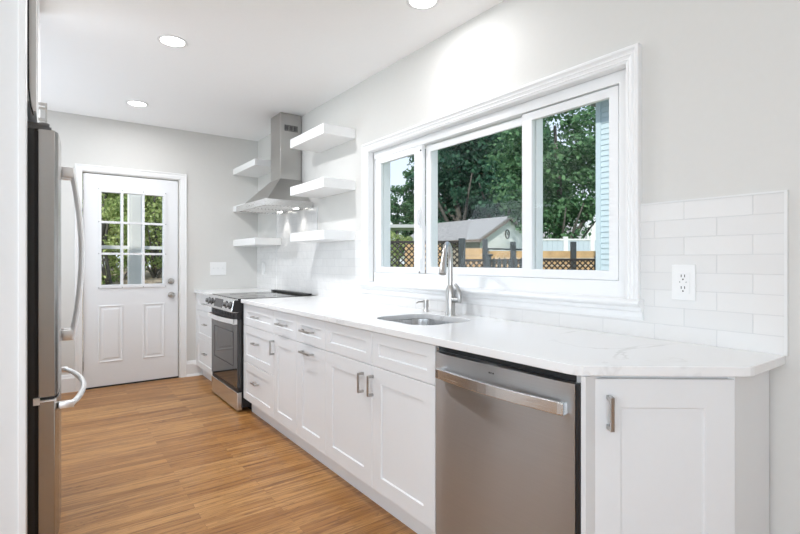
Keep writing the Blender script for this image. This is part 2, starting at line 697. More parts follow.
# back wall with the door opening
DX0, DX1, DZ1 = 0.258, 1.103, 2.066
b = B()
b.box(-1.0, DX0, YB, YB + 0.14, -0.06, ZC + 0.08)
b.box(DX1, XW, YB, YB + 0.14, -0.06, ZC + 0.08)
b.box(DX0, DX1, YB, YB + 0.14, DZ1, ZC + 0.08)
struct(b.build('wall_back', 'wall_paint'))
# wall end beside the refrigerator, and the alcove behind it
b = B()
b.box(-3.1, -0.068, 2.24, 2.36, 0, ZC)
b.slabframe(2.36, YB, 0, ZC, 3.55, 5.25, 0.75, 2.15, -0.98, -0.86, 'x')  # alcove side wall, its opening added for the hall fill light
struct(b.build('wall_left', 'wall_white'))
b = B()
b.box(-0.090, -0.0665, 2.228, 2.362, 0, ZC)
struct(b.build('trim_2', 'trim_white', bevel=0.003))
# rear wall and far side wall, each with a wide opening added to hold a fill light
b = B()
b.slabframe(-3.1, XW, 0, ZC, -2.95, -0.95, 0.08, 2.38, -2.82, -2.70, 'y')
struct(b.build('wall_rear', 'wall_paint'))
b = B()
b.slabframe(-2.7, 2.24, 0, ZC, -1.6, 1.2, 0.35, 2.32, -3.22, -3.10, 'x')
struct(b.build('wall_far_left', 'wall_paint'))
b = B()
b.box(-7.5, XW + 0.1, -7.5, -2.82, ZC + 0.08, ZC + 0.2)
b.box(-7.5, -3.22, -2.82, 2.24, ZC + 0.08, ZC + 0.2)
b.box(-7.5, -0.98, 2.24, 5.58, ZC + 0.08, ZC + 0.2)
struct(b.build('sun_block_slab', 'trim_white'))  # unseen slab added outside to keep sun out of the added openings

# tiled backsplash
b = B()
TZ = 1.447
b.box(XW - 0.008, XW + 0.001, 3.10, 4.845, 0.9142, TZ)
b.box(XW - 0.008, XW + 0.001, 3.915, 4.845, TZ, 1.708)
b.box(XW - 0.008, XW + 0.001, 4.845, YB - 0.001, 0.9142, TZ)
b.box(XW - 0.008, XW + 0.001, 0.527, 1.02, 0.9142, TZ)
b.box(XW - 0.008, XW + 0.001, 1.02, 3.10, 0.9142, 1.0)
struct(b.build('wall_tile', 'tile'))
b = B()
b.box(XW - 0.010, XW, 0.518, 0.527, 0.9142, TZ + 0.006)
b.box(XW - 0.010, XW, 0.5272, 0.997, TZ, TZ + 0.006)
b.box(XW - 0.010, XW, 4.846, 4.853, 0.9142, 1.70)
b.box(XW - 0.010, XW, 3.907, 3.914, TZ, 1.70)
b.box(XW - 0.010, XW, 3.118, 3.907, TZ, TZ + 0.006)
struct(b.build('trim_3', 'wall_white'))
b = B()
prof = [(0, 0), (0.014, 0), (0.014, 0.13), (0.009, 0.14), (0.006, 0.158), (0, 0.165)]
b.prism([(YB - d, z) for d, z in prof], 1.178, 1.335, 'x')
b.prism([(YB - d, z) for d, z in prof], -0.86, 0.198, 'x')
b.prism([(YB - 0.014, 0), (YB - 0.030, 0), (YB - 0.028, 0.012), (YB - 0.020, 0.02), (YB - 0.014, 0.022)], 1.178, 1.335, 'x')
struct(b.build('baseboard_back', 'trim_white'))


def casing(b, u0, u1, zb, zt, prof, wall, axis, sgn):
    """mitred three-sided casing; prof=(inset from outer edge, depth in front of the wall)"""
    bm = b.bm
    rings = []
    for o, d in prof:
        w = wall - sgn * d
        pts = [(u0 + o, zb), (u0 + o, zt - o), (u1 - o, zt - o), (u1 - o, zb)]
        rings.append([bm.verts.new((w, p[0], p[1]) if axis == 'x' else (p[0], w, p[1])) for p in pts])
    for a, c in zip(rings, rings[1:]):
        for k in range(3):
            bm.faces.new((a[k], a[k + 1], c[k + 1], c[k]))
    for k in (0, 3):
        bm.faces.new([r[k] for r in rings])


# window casing, stool and apron
b = B()
CASE = [(0, 0.0), (0, 0.027), (0.004, 0.030), (0.013, 0.030), (0.016, 0.026), (0.020, 0.020), (0.027, 0.019), (0.031, 0.0225), (0.036, 0.019), (0.045, 0.0155),
        (0.049, 0.018), (0.053, 0.0135), (0.060, 0.0115), (0.062, 0.009), (0.062, -0.035), (0.06, -0.035), (0.06, 0.0)]
casing(b, 0.998, 3.116, 1.066, 2.102, CASE, XW, 'x', 1)
struct(b.build('trim_4', 'trim_white'))
b = B()
b.prism([(XW + 0.04, 1.068), (1.903, 1.066), (1.893, 1.060), (1.890, 1.053), (1.893, 1.045), (1.903, 1.040), (1.912, 1.034), (1.915, 1.020), (1.925, 1.015), (1.927, 0.995), (1.932, 0.982), (XW, 0.980), (XW, 1.045), (XW + 0.04, 1.045)],
        0.985, 3.130, 'y')
struct(b.build('trim_5', 'trim_white'))

# door casing
b = B()
DC = [(0, 0), (0, 0.018), (0.006, 0.020), (0.014, 0.017), (0.022, 0.014), (0.030, 0.016), (0.055, 0.0125), (0.060, 0.010), (0.060, -0.06), (0.058, -0.06), (0.058, 0)]
casing(b, 0.198, 1.178, 0.0, 2.136, DC, YB, 'y', 1)
struct(b.build('trim_1', 'trim_white'))

# ------------------------------------------------------------------ window: two side sashes in front of a fixed centre pane
win = bpy.data.objects.new('window_1', None)
win.location = (2.0, 2.05, 1.07)
win['kind'] = 'structure'
C.objects.link(win)
b = B()
b.slabframe(WY0, WY1, WZ0 - 0.02, WZ1, 1.118, 3.048, 1.136, 1.990, 1.985, 2.085, 'x')
b.box(2.03, 2.083, 1.586, 1.640, 1.136, 1.99)
b.box(2.03, 2.083, 2.425, 2.485, 1.136, 1.99)
b.box(2.022, 2.083, 2.972, 3.048, 1.136, 1.99)
b.box(2.022, 2.083, 1.118, 1.150, 1.136, 1.99)
b.build('window_frame', 'vinyl_white', win, bevel=0.002)


def sash(y0, y1, z0, z1, gy0, gy1, gz0, gz1, x0, x1):
    b = B()
    b.slabframe(y0, y1, z0, z1, gy0, gy1, gz0, gz1, x0, x1, 'x')
    s = b.build('sash', 'vinyl_white', win, bevel=0.003)
    b = B()
    xm = (x0 + x1) / 2
    b.box(xm - 0.002, xm + 0.002, gy0 - 0.005, gy1 + 0.005, gz0 - 0.005, gz1 + 0.005)
    b.build('pane', 'glass', s)
    return s


sash(1.124, 1.650, 1.138, 1.984, 1.168, 1.586, 1.180, 1.942, 1.992, 2.018)
sl = sash(2.478, 3.042, 1.138, 1.994, 2.566, 2.970, 1.180, 1.946, 1.992, 2.018)
sc_ = sash(1.622, 2.480, 1.138, 1.984, 1.652, 2.428, 1.184, 1.940, 2.022, 2.036)
b = B()
b.tube([(1.990, 2.50, 1.46), (1.972, 2.50, 1.475), (1.966, 2.50, 1.52), (1.972, 2.50, 1.555), (1.990, 2.50, 1.565)], 0.007, 8)
b.box(1.982, 1.992, 2.488, 2.512, 1.44, 1.585, bev=0.003)
b.build('latch', 'vinyl_white', sl, smooth=True)
b = B()
b.box(1.98, 1.993, 2.485, 2.515, 1.14, 1.24, bev=0.004)
b.build('stop', 'vinyl_white', sl)
b = B()
b.lathe([(0, 0.004), (0.006, 0.003), (0.006, 0)], (1.992, 2.492, 1.955), (-1, 0, 0), 10)
b.lathe([(0, 0.004), (0.006, 0.003), (0.006, 0)], (1.980, 2.492, 1.148), (-1, 0, 0), 10)
b.build('screw', 'slot_dark', sl)

# ------------------------------------------------------------------ back door, nine lites over two panels
door = bpy.data.objects.new('door_1', None)
door.location = (0.68, YB + 0.03, 0)
door['kind'] = 'structure'
C.objects.link(door)
SX0, SX1, SZ0, SZ1, DY0, DY1 = 0.265, 1.096, 0.014, 2.058, YB + 0.012, YB + 0.056
GX0, GX1, GZ0, GZ1 = 0.400, 0.968, 0.978, 1.904
b = B()
b.slabframe(SX0, SX1, SZ0, SZ1, GX0, GX1, GZ0, GZ1, DY0, DY1, 'y')
for px0, px1 in ((0.385, 0.596), (0.769, 0.970)):     # embossed panels
    z0, z1 = 0.237, 0.792
    bm = b.bm

    def rg(i, y):
        return [bm.verts.new((x, y, z)) for x, z in ((px0 + i, z0 + i), (px1 - i, z0 + i), (px1 - i, z1 - i), (px0 + i, z1 - i))]
    R = [rg(0, DY0 + 0.0005), rg(0.004, DY0 - 0.006), rg(0.012, DY0 - 0.006), rg(0.018, DY0 - 0.001), rg(0.030, DY0 - 0.001), rg(0.045, DY0 - 0.005)]
    for a, c in zip(R, R[1:]):
        for k in range(4):
            bm.faces.new((a[k], a[(k + 1) % 4], c[(k + 1) % 4], c[k]))
    bm.faces.new(R[-1])
b.build('slab', 'door_white', door)
b = B()
b.slabframe(0.386, 0.982, 0.958, 1.922, GX0 + 0.012, GX1 - 0.012, GZ0 + 0.012, GZ1 - 0.012, DY0 - 0.012, DY1 + 0.01, 'y')
for x in (0.5862, 0.7735):
    b.box(x - 0.0105, x + 0.0105, DY0 - 0.010, DY1 + 0.008, GZ0, GZ1)
for z in (1.293, 1.600):
    b.box(GX0, GX1, DY0 - 0.0095, DY1 + 0.0075, z - 0.0105, z + 0.0105)
fr_ = b.build('lite_frame', 'door_white', door)
b = B()
b.box(GX0 - 0.002, GX1 + 0.002, DY0 + 0.019, DY0 + 0.024, GZ0 - 0.002, GZ1 + 0.002)
b.build('pane', 'glass', fr_)
b = B()
for x in (0.390, 0.5862, 0.7735, 0.978):
    for z in (0.963, 1.917):
        b.lathe([(0, 0.002), (0.004, 0.0015), (0.004, 0)], (x, DY0 - 0.012, z), (0, -1, 0), 8)
for z in (1.293, 1.600):
    for x in (0.390, 0.978):
        b.lathe([(0, 0.002), (0.004, 0.0015), (0.004, 0)], (x, DY0 - 0.012, z), (0, -1, 0), 8)
b.build('screw_plug', 'slot_dark', fr_)
b = B()
b.lathe([(0, 0), (0.030, 0), (0.031, 0.006), (0.013, 0.012), (0.012, 0.03), (0.026, 0.040), (0.029, 0.052), (0.022, 0.064), (0, 0.067)], (1.03, DY0, 0.870), (0, -1, 0))
b.build('knob', 'nickel', door, smooth=True)
b = B()
b.lathe([(0, 0), (0.030, 0), (0.031, 0.008), (0.024, 0.016), (0.010, 0.018), (0, 0.018)], (1.03, DY0, 1.012), (0, -1, 0))
b.box(1.026, 1.034, DY0 - 0.035, DY0 - 0.016, 1.0, 1.024, bev=0.002)
b.build('deadbolt', 'nickel', door, smooth=True)
for z in (1.85, 1.04, 0.224):
    b = B()
    b.tube([(0.262, DY0 - 0.006, z - 0.045), (0.262, DY0 - 0.006, z + 0.045)], 0.006, 8)
    b.build('hinge', 'nickel', door, smooth=True)
b = B()
b.box(1.0965, 1.1025, DY0 - 0.002, DY0 + 0.02, 0.84, 0.90)
b.build('strike_plate', 'nickel', door)
b = B()
b.box(DX0, DX1, YB + 0.004, YB + 0.14, 0.0, 0.013)
b.build('threshold', 'black_plastic', door)

# ------------------------------------------------------------------ base cabinets
CF = 1.268            # plane of the door and drawer faces
GAP = 0.0015


def pull(M, L, horizontal, parent):
    """square bar pull: M places its centre on the front; local y points into the cabinet"""
    b = B()
    h = L / 2
    if horizontal:
        b.box(-h, h, -0.033, -0.025, -0.006, 0.006, M, bev=0.0015)
        for s in (-1, 1):
            b.box(s * (h - 0.006) - 0.006, s * (h - 0.006) + 0.006, -0.026, 0.0, -0.0055, 0.0055, M)
    else:
        b.box(-0.006, 0.006, -0.033, -0.025, -h, h, M, bev=0.0015)
        for s in (-1, 1):
            b.box(-0.0055, 0.0055, -0.026, 0.0, s * (h - 0.006) - 0.006, s * (h - 0.006) + 0.006, M)
    return b.build('pull', 'nickel', parent)


def front(kind, y0, y1, z0, z1, root, handle=None, rail=0.06, L=0.10):
    """y0<y1; handle = None | ('h', y, z) | ('v', y, z)"""
    b = B()
    b.shaker(y1 - y0 - 2 * GAP, z1 - z0 - 2 * GAP, FX(CF, y1 - GAP, z0 + GAP), rail=rail)
    f = b.build(kind, 'cabinet_white', root)
    if handle:
        pull(FX(CF, handle[1], handle[2]), L, handle[0] == 'h', f)
    return f


def carcass(y0, y1, root, hollow=False):
    b = B()
    b.box(CF + 0.0195, XW - 0.012, y0 + 0.001, y1 - 0.001, 0.114, 0.66 if hollow else 0.8835)
    if hollow:
        b.box(CF + 0.0195, CF + 0.04, y0 + 0.001, y1 - 0.001, 0.66, 0.8835)
        b.box(CF + 0.04, XW - 0.012, y0 + 0.001, y0 + 0.02, 0.66, 0.8835)
        b.box(CF + 0.04, XW - 0.012, y1 - 0.02, y1 - 0.001, 0.66, 0.8835)
    b.build('body', 'cabinet_white', root)
    b = B()
    b.box(1.335, 1.352, y0, y1, 0.0, 0.1135)
    b.build('toe_kick', 'cabinet_white', root)


def unit(name, y0, y1, label):
    t = thing(name, (1.60, (y0 + y1) / 2, 0), label, 'cabinet')
    carcass(y0, y1, t, name == 'sink_cabinet')
    return t


ZT, ZD = 0.880, 0.714
Y_A, Y_B, Y_C, Y_D = 3.871, 3.235, 2.449, 1.492
t = unit('drawer_cabinet', Y_B, Y_A, 'white shaker base cabinet with three stacked drawers, right beside the range')
front('drawer', Y_B, Y_A, ZD, ZT, t, ('h', 3.574, 0.795), 0.055)
front('drawer', Y_B, Y_A, 0.419, ZD, t, ('h', 3.574, 0.595), 0.06)
front('drawer', Y_B, Y_A, 0.118, 0.419, t, ('h', 3.574, 0.295), 0.06)

ym = 2.842
t = unit('base_cabinet', Y_C, Y_B, 'white base cabinet with two small drawers over a narrow door and a pull-out front')
front('drawer', ym, Y_B, ZD, ZT, t, ('h', 3.063, 0.797), 0.055, 0.15)
front('drawer', Y_C, ym, ZD, ZT, t, ('h', 2.671, 0.797), 0.055, 0.15)
front('door', ym, Y_B, 0.118, ZD, t, ('v', 3.222, 0.620), 0.072)
front('pull_out_front', Y_C, ym, 0.118, ZD, t, ('h', 2.678, 0.666), 0.075, 0.15)

ym = 1.966
t = unit('sink_cabinet', Y_D, Y_C, 'widest white base cabinet, under the sink, with paired doors and two blank drawer fronts')
front('drawer_front', ym, Y_C, ZD, ZT, t, None, 0.052)
front('drawer_front', Y_D, ym, ZD, ZT, t, None, 0.052)
front('door', ym, Y_C, 0.118, ZD, t, ('v', 2.047, 0.618), 0.075)
front('door', Y_D, ym, 0.118, ZD, t, ('v', 1.958, 0.620), 0.075)

t = thing('drawer_cabinet', (1.6, 5.03, 0), 'small white three-drawer base cabinet in the corner between range and back wall', 'cabinet')
carcass(4.665, 5.425, t)
b = B()
b.box(CF + 0.004, CF + 0.019, 5.372, YB - 0.001, 0.114, 0.880)
b.build('filler', 'cabinet_white', t)
for z0, z1, hz in ((ZD, ZT, 0.79), (0.419, ZD, 0.585), (0.118, 0.419, 0.292)):
    front('drawer', 4.668, 5.370, z0, z1, t, ('h', 5.02, hz), 0.055)

# corner cabinet with the angled door
dd = Vector((0.7953, -0.6063, 0))
nn_ = Vector((0.6063, 0.7953, 0))
C0 = Vector((1.25, 0.83, 0))
t = thing('corner_cabinet', (1.62, 0.70, 0), 'white angled end cabinet with a single shaker door, right of the dishwasher', 'cabinet')
F0 = C0 + nn_ * 0.022
pa = F0 + nn_ * 0.0195
A1 = pa + dd * 0.012
A2 = pa + dd * 0.485
b = B()
b.prism([(1.272, 0.824), (A1.x, A1.y), (A2.x, A2.y), (1.656, 0.566), (XW - 0.012, 0.566), (XW - 0.012, 0.824)], 0.114, 0.8835)
b.build('body', 'cabinet_white', t)
b = B()
b.box(1.262, 1.34, 0.8115, 0.8265, 0.0, 0.883)
b.build('end_panel', 'cabinet_white', t)
b = B()
b.prism([(1.634, 0.582), (1.640, 0.5645), (1.700, 0.5645), (1.700, 0.5655), (1.66, 0.5655), (1.652, 0.585)], 0.10, 0.883)
b.build('corner_stile', 'cabinet_white', t)
M = Matrix(((dd.x, nn_.x, 0, (F0 + dd * 0.050).x), (dd.y, nn_.y, 0, (F0 + dd * 0.050).y), (0, 0, 1, 0.120), (0, 0, 0, 1)))
b = B()
b.shaker(0.418, 0.752, M, rail=0.085)
d = b.build('door', 'cabinet_white', t)
pull(M @ Matrix.Translation((0.048, 0, 0.655)), 0.10, False, d)
b = B()
b.prism([(1.34, 0.82), (1.37, 0.86), (1.70, 0.62), (XW - 0.012, 0.62), (XW - 0.012, 0.606), (1.69, 0.606)], 0.0, 0.1135)
b.build('toe_kick', 'cabinet_white', t)

# ------------------------------------------------------------------ worktops


def rrect(x0, x1, y0, y1, r, seg=7):
    pts = []
    for cx, cy, a0 in ((x1 - r, y1 - r, 0), (x0 + r, y1 - r, PI / 2), (x0 + r, y0 + r, PI), (x1 - r, y0 + r, 1.5 * PI)):
        for k in range(seg + 1):
            a = a0 + (PI / 2) * k / seg
            pts.append((cx + r * math.cos(a), cy + r * math.sin(a)))
    return pts


def slab_with_hole(outer, hole, z0, z1):
    b = B()
    bm = b.bm
    edges = []
    for loop in (outer, hole):
        if not loop:
            continue
        vs = [bm.verts.new((x, y, z1)) for x, y in loop]
        edges += [bm.edges.new((vs[i], vs[(i + 1) % len(vs)])) for i in range(len(vs))]
    r = bmesh.ops.triangle_fill(bm, use_beauty=True, use_dissolve=False, edges=edges)
    faces = [g for g in r['geom'] if isinstance(g, bmesh.types.BMFace)]
    r = bmesh.ops.extrude_face_region(bm, geom=faces)
    for g in r['geom']:
        if isinstance(g, bmesh.types.BMVert):
            g.co.z = z0
    return b


outline = [(1.25, 3.884), (1.25, 0.865), (1.254, 0.842), (1.268, 0.822), (1.632, 0.5395), (1.650, 0.5285), (1.672, 0.525), (XW - 0.0005, 0.525), (XW - 0.0005, 3.884)]
SK = (1.415, 1.800, 1.772, 2.222)
hole = rrect(*SK, 0.11)
b = slab_with_hole(outline, hole, 0.884, 0.914)
o = b.build('countertop', 'quartz', None, bevel=0.003, origin=(1.6, 2.2, 0.884))
tag(o, 'long white quartz countertop with faint grey veins and an angled end', 'countertop')
b = B()
b.box(1.25, XW - 0.0005, 4.660, YB - 0.001, 0.884, 0.914)
o = b.build('countertop', 'quartz', None, bevel=0.003, origin=(1.6, 5.05, 0.884))
tag(o, 'short piece of white countertop in the far corner beyond the range', 'countertop')

# sink
t = thing('kitchen_sink', (1.608, 1.997, 0.70), 'undermount stainless sink set into the white countertop below the window', 'sink')
b = B()
bm = b.bm
loops = [(-0.012, 0.8835), (0.004, 0.8835), (0.006, 0.86), (0.008, 0.72), (0.022, 0.700), (0.05, 0.694)]
rings = []
for ins, z in loops:
    rings.append([bm.verts.new((x, y, z)) for x, y in rrect(SK[0] + ins, SK[1] - ins, SK[2] + ins, SK[3] - ins, max(0.04, 0.11 - ins))])
for a, c in zip(rings, rings[1:]):
    for k in range(len(a)):
        bm.faces.new((a[k], a[(k + 1) % len(a)], c[(k + 1) % len(a)], c[k]))
bm.faces.new(rings[-1])
b.build('basin', 'sink_steel', t, smooth=True)
b = B()
b.lathe([(0, 0.001), (0.035, 0.001), (0.042, 0.004), (0.044, 0.0)], (1.66, 1.997, 0.6945))
b.build('drain', 'chrome_handle', t, smooth=True)

# faucet
FB = Vector((1.856, 2.051, 0.9142))
t = thing('kitchen_faucet', FB, 'tall brushed-nickel pull-down faucet standing behind the sink', 'faucet')
b = B()
b.lathe([(0, 0), (0.031, 0), (0.031, 0.005), (0.0285, 0.010), (0.027, 0.10), (0.0255, 0.148), (0.018, 0.162), (0.016, 0.17), (0, 0.17)], FB)
b.build('body', 'nickel', t, smooth=True)
sd = Vector((-math.cos(math.radians(37)), -math.sin(math.radians(37)), 0))
pth = [FB + Vector((0, 0, 0.15)), FB + Vector((0, 0, 0.25)), FB + Vector((0, 0, 0.31))]
for k in range(1, 12):
    a = PI * k / 12 * 0.94
    pth.append(FB + Vector((0, 0, 0.318)) + sd * (0.085 * (1 - math.cos(a))) + Vector((0, 0, 0.085 * math.sin(a))))
pth.append(pth[-1] + (pth[-1] - pth[-2]).normalized() * 0.022 + Vector((0, 0, -0.004)))
b = B()
b.tube(pth, 0.0138, 14)
b.build('spout', 'nickel', t, smooth=True)
e0 = pth[-1]
ax = (pth[-1] - pth[-2]).normalized()
b = B()
b.lathe([(0, 0), (0.0145, 0), (0.0150, 0.004), (0.0155, 0.02), (0.019, 0.075), (0.0205, 0.098), (0.019, 0.103), (0.0, 0.103)], e0, ax)
b.build('spray_head', 'nickel', t, smooth=True)
hd = Vector((0.02, -1.0, 0)).normalized()
b = B()
hp = FB + Vector((0, 0, 0.088))
b.tube([hp + hd * 0.018, hp + hd * 0.075], 0.017, 16)
b.tube([hp + hd * 0.066 + Vector((0, 0, -0.012)), hp + hd * 0.074 + Vector((0, 0, 0.015)), hp + hd * 0.070 + Vector((0, 0, 0.045)), hp + hd * 0.056 + Vector((0, 0, 0.072)), hp + hd * 0.040 + Vector((0, 0, 0.088))],
       [0.015, 0.014, 0.0125, 0.011, 0.008], 12)
b.build('lever', 'nickel_dark', t, smooth=True)

DP = Vector((1.858, 2.276, 0.9142))
t = thing('soap_dispenser', DP, 'small nickel soap dispenser on the counter left of the faucet', 'soap dispenser')
b = B()
b.lathe([(0, 0), (0.021, 0), (0.021, 0.005), (0.015, 0.012), (0.0135, 0.03), (0.0, 0.03)], DP)
b.build('base', 'nickel', t, smooth=True)
b = B()
b.lathe([(0, 0.028), (0.0185, 0.028), (0.0185, 0.068), (0.016, 0.071), (0, 0.071)], DP)
b.tube([DP + Vector((-0.010, 0.002, 0.060)), DP + Vector((-0.045, 0.012, 0.060)), DP + Vector((-0.062, 0.017, 0.052))], [0.006, 0.005, 0.004], 8)
b.build('pump_head', 'nickel', t, smooth=True)

# ------------------------------------------------------------------ dishwasher
t = thing('dishwasher', (1.58, 1.155, 0), 'stainless steel dishwasher with a bowed bar handle under the counter', 'dishwasher')
b = B()
b.box(1.285, 1.90, 0.834, 1.488, 0.10, 0.8825)
b.box(1.335, 1.36, 0.834, 1.488, 0.0, 0.10)
b.box(1.258, 1.285, 0.8275, 0.8405, 0.11, 0.86)
b.build('body', 'black_plastic', t)
b = B()
b.box(1.272, 1.29, 1.476, 1.489, 0.11, 0.883)
b.build('side_strip', 'steel_bright', t)
# door skin: gently bowed in plan
DWF = 1.250
b = B()
front_pts = []
for k in range(13):
    s = k / 12
    y = 0.842 + s * (1.476 - 0.842)
    bow = 0.006 * (1 - (2 * s - 1) ** 2)
    edge = 0.006 if k in (0, 12) else 0.0
    front_pts.append((DWF - bow + edge, y))
b.prism(front_pts + [(1.284, 1.476), (1.284, 0.842)], 0.118, 0.858)
dd_ = b.build('door', 'steel_door', t, smooth=True)
b = B()
hp = []
for k in range(15):
    s = k / 14
    y = 0.862 + s * (1.442 - 0.862)
    hp.append((DWF - 0.026 - 0.020 * math.sin(PI * s), y))
inner = [(x + 0.016, y) for x, y in hp]
b.prism(hp + inner[::-1], 0.764, 0.802)
for y in (0.876, 1.428):
    b.box(DWF - 0.028, DWF + 0.002, y - 0.012, y + 0.012, 0.766, 0.800)
b.build('handle', 'steel_bright', dd_, bevel=0.002)
b = B()
for k, w in enumerate((0.006, 0.004, 0.006)):
    y = 1.176 - k * 0.009
    b.box(DWF - 0.0068, DWF - 0.0045, y - w, y, 0.8295, 0.8345)
b.build('badge', 'slot_dark', dd_)

# ------------------------------------------------------------------ range
RY0, RY1 = 3.892, 4.652
RC = (RY0 + RY1) / 2
t = thing('kitchen_range', (1.55, RC, 0), 'stainless slide-in electric range with a black glass top', 'range')
b = B()
b.box(1.262, 1.90, RY0, RY1, 0.035, 0.905)
b.box(1.34, 1.88, RY0 + 0.01, RY1 - 0.01, 0.004, 0.035)
b.build('body', 'black_plastic', t)
b = B()
b.box(1.232, 1.880, RY0 - 0.0, RY1, 0.906, 0.918, bev=0.002)
ck = b.build('cooktop', 'cooktop_glass', t)
for cx, cy, r in ((1.42, RC - 0.19, 0.105), (1.42, RC + 0.19, 0.08), (1.68, RC - 0.19, 0.075), (1.68, RC + 0.19, 0.10)):
    b = B()
    b.lathe([(r, 0), (r, 0.0005), (r - 0.003, 0.0005), (r - 0.003, 0)], (cx, cy, 0.9182), seg=36)
    b.build('burner_ring', 'slot_dark', ck)
b = B()
b.box(1.815, 1.880, RY0 + 0.002, RY1 + 0.04, 0.9185, 0.934, bev=0.004)
b.build('rear_trim', 'black_plastic', t)
# sloped control panel
b = B()
b.prism([(1.262, 0.912), (1.205, 0.914), (1.198, 0.908), (1.180, 0.815), (1.186, 0.806), (1.262, 0.806)], RY0 + 0.0055, RY1 - 0.0055, 'y')
cp = b.build('control_panel', 'steel_bright', t, bevel=0.002)
for y0, y1 in ((RY0, RY0 + 0.0045), (RY1 - 0.0045, RY1)):
    b = B()
    b.prism([(1.262, 0.9055), (1.2035, 0.9055), (1.1845, 0.812), (1.262, 0.806)], y0, y1, 'y')
    b.build('end_cap', 'black_plastic', cp)
sl_n = Vector((-0.983, 0, 0.19)).normalized()


def on_panel(y, s):          # s 0..1 from bottom to top of the sloped face
    return Vector((1.180 + 0.018 * s, y, 0.815 + 0.093 * s))


b = B()
M = Matrix.Translation(on_panel(RC + 0.02, 0.5)) @ Vector((0, 0, 1)).rotation_difference(sl_n).to_matrix().to_4x4()
b.box(-0.036, 0.036, -0.115, 0.115, -0.002, 0.0025, M)
b.build('display', 'black_gloss', cp)
for y in (RY0 + 0.07, RY0 + 0.175, RY1 - 0.155, RY1 - 0.06):
    b = B()
    b.lathe([(0, 0), (0.024, 0), (0.025, 0.004), (0.0185, 0.006), (0.0175, 0.026), (0.016, 0.029), (0, 0.029)], on_panel(y, 0.5), sl_n, 20)
    b.build('knob', 'hinge_grey', cp, smooth=True)
    b = B()
    b.lathe([(0.029, 0), (0.031, 0.003), (0.0285, 0.0045)], on_panel(y, 0.5), sl_n, 20)
    b.build('knob_bezel', 'black_gloss', cp, smooth=True)
b = B()
b.box(1.225, 1.262, RY0 + 0.006, RY1 - 0.006, 0.752, 0.806)
for k in range(14):
    y = RY0 + 0.08 + k * 0.045
    b.box(1.219, 1.226, y, y + 0.030, 0.765, 0.795)
b.build('vent', 'black_plastic', t)
b = B()
b.box(1.225, 1.262, RY0 + 0.004, RY1 - 0.004, 0.196, 0.750, bev=0.003)
od = b.build('oven_door', 'oven_glass', t)
b = B()
b.slabframe(RY0 + 0.10, RY1 - 0.10, 0.36, 0.64, RY0 + 0.105, RY1 - 0.105, 0.365, 0.635, 1.2235, 1.2255, 'x')
b.build('window_border', 'slot_dark', od)
b = B()
hp = []
for k in range(15):
    s = k / 14
    hp.append((1.190 - 0.030 * math.sin(PI * s), RY0 + 0.004 + s * (RY1 - RY0 - 0.008)))
inner = [(x + 0.014, y) for x, y in hp]
b.prism(hp + inner[::-1], 0.715, 0.752)
for y in (RY0 + 0.016, RY1 - 0.016):
    b.box(1.192, 1.226, y - 0.012, y + 0.012, 0.711, 0.752)
b.build('handle', 'chrome_handle', od, bevel=0.002)
b = B()
b.box(1.232, 1.262, RY0 + 0.006, RY1 - 0.006, 0.160, 0.195)
b.build('door_gap', 'black_plastic', t)
b = B()
b.box(1.225, 1.262, RY0 + 0.002, RY1 - 0.002, 0.016, 0.160, bev=0.003)
b.build('storage_drawer', 'steel_bright', t)

# ------------------------------------------------------------------ range hood
HY0, HY1, HX = 3.982, 4.752, 1.487
t = thing('range_hood', (1.72, 4.36, 1.70), 'stainless steel chimney range hood on the tiled wall above the range', 'range hood')
b = B()
b.box(1.732, XW - 0.009, 4.240, 4.483, 1.975, ZC - 0.002)
ch = b.build('chimney', 'steel_hood', t, bevel=0.0015)
b = B()
b.slabframe(1.77, 1.90, 2.435, 2.49, 1.774, 1.896, 2.439, 2.486, 4.2375, 4.2405, 'y')
for k in range(3):
    x0 = 1.776 + k * 0.041
    for j in range(5):
        b.box(x0 + j * 0.0072, x0 + j * 0.0072 + 0.005, 4.2378, 4.2398, 2.442, 2.484)
b.build('vent_grille', 'slot_dark', ch)
b = B()
bm = b.bm
low = [(HX + 0.035, HY0 + 0.05), (XW - 0.01, HY0 + 0.05), (XW - 0.01, HY1 - 0.05), (HX + 0.035, HY1 - 0.05)]
top = [(1.728, 4.234), (XW - 0.01, 4.234), (XW - 0.01, 4.489), (1.728, 4.489)]
lo = [bm.verts.new((x, y, 1.757)) for x, y in low]
hi = [bm.verts.new((x, y, 1.985)) for x, y in top]
for k in range(4):
    bm.faces.new((lo[k], lo[(k + 1) % 4], hi[(k + 1) % 4], hi[k]))
bm.faces.new(lo)
bm.faces.new(hi)
b.build('canopy', 'steel_hood', t, bevel=0.0015)
b = B()
b.slabframe(HX, XW - 0.01, HY0, HY1, HX + 0.02, XW - 0.03, HY0 + 0.02, HY1 - 0.02, 1.703, 1.757, 'y')
# slabframe works in (x, z); rebuild as a rim in (x, y)
b.bm.clear()
for x0, x1, y0, y1 in ((HX, HX + 0.012, HY0, HY1), (XW - 0.022, XW - 0.01, HY0, HY1), (HX + 0.012, XW - 0.022, HY0, HY0 + 0.012), (HX + 0.012, XW - 0.022, HY1 - 0.012, HY1)):
    b.box(x0, x1, y0, y1, 1.703, 1.757)
b.box(HX + 0.012, XW - 0.022, HY0 + 0.012, HY1 - 0.012, 1.748, 1.757)
rim = b.build('rim', 'steel_bright', t)
b = B()
b.box(HX + 0.014, XW - 0.024, HY0 + 0.014, HY1 - 0.014, 1.712, 1.718)
b.build('underside', 'steel', t)
for y0 in (4.02, 4.375):
    b = B()
    for k in range(9):
        b.tube([(HX + 0.05 + k * 0.034, y0, 1.7105), (HX + 0.05 + k * 0.034, y0 + 0.335, 1.7105)], 0.008, 8)
    b.build('baffle_filter', 'steel_bright', t, smooth=True)
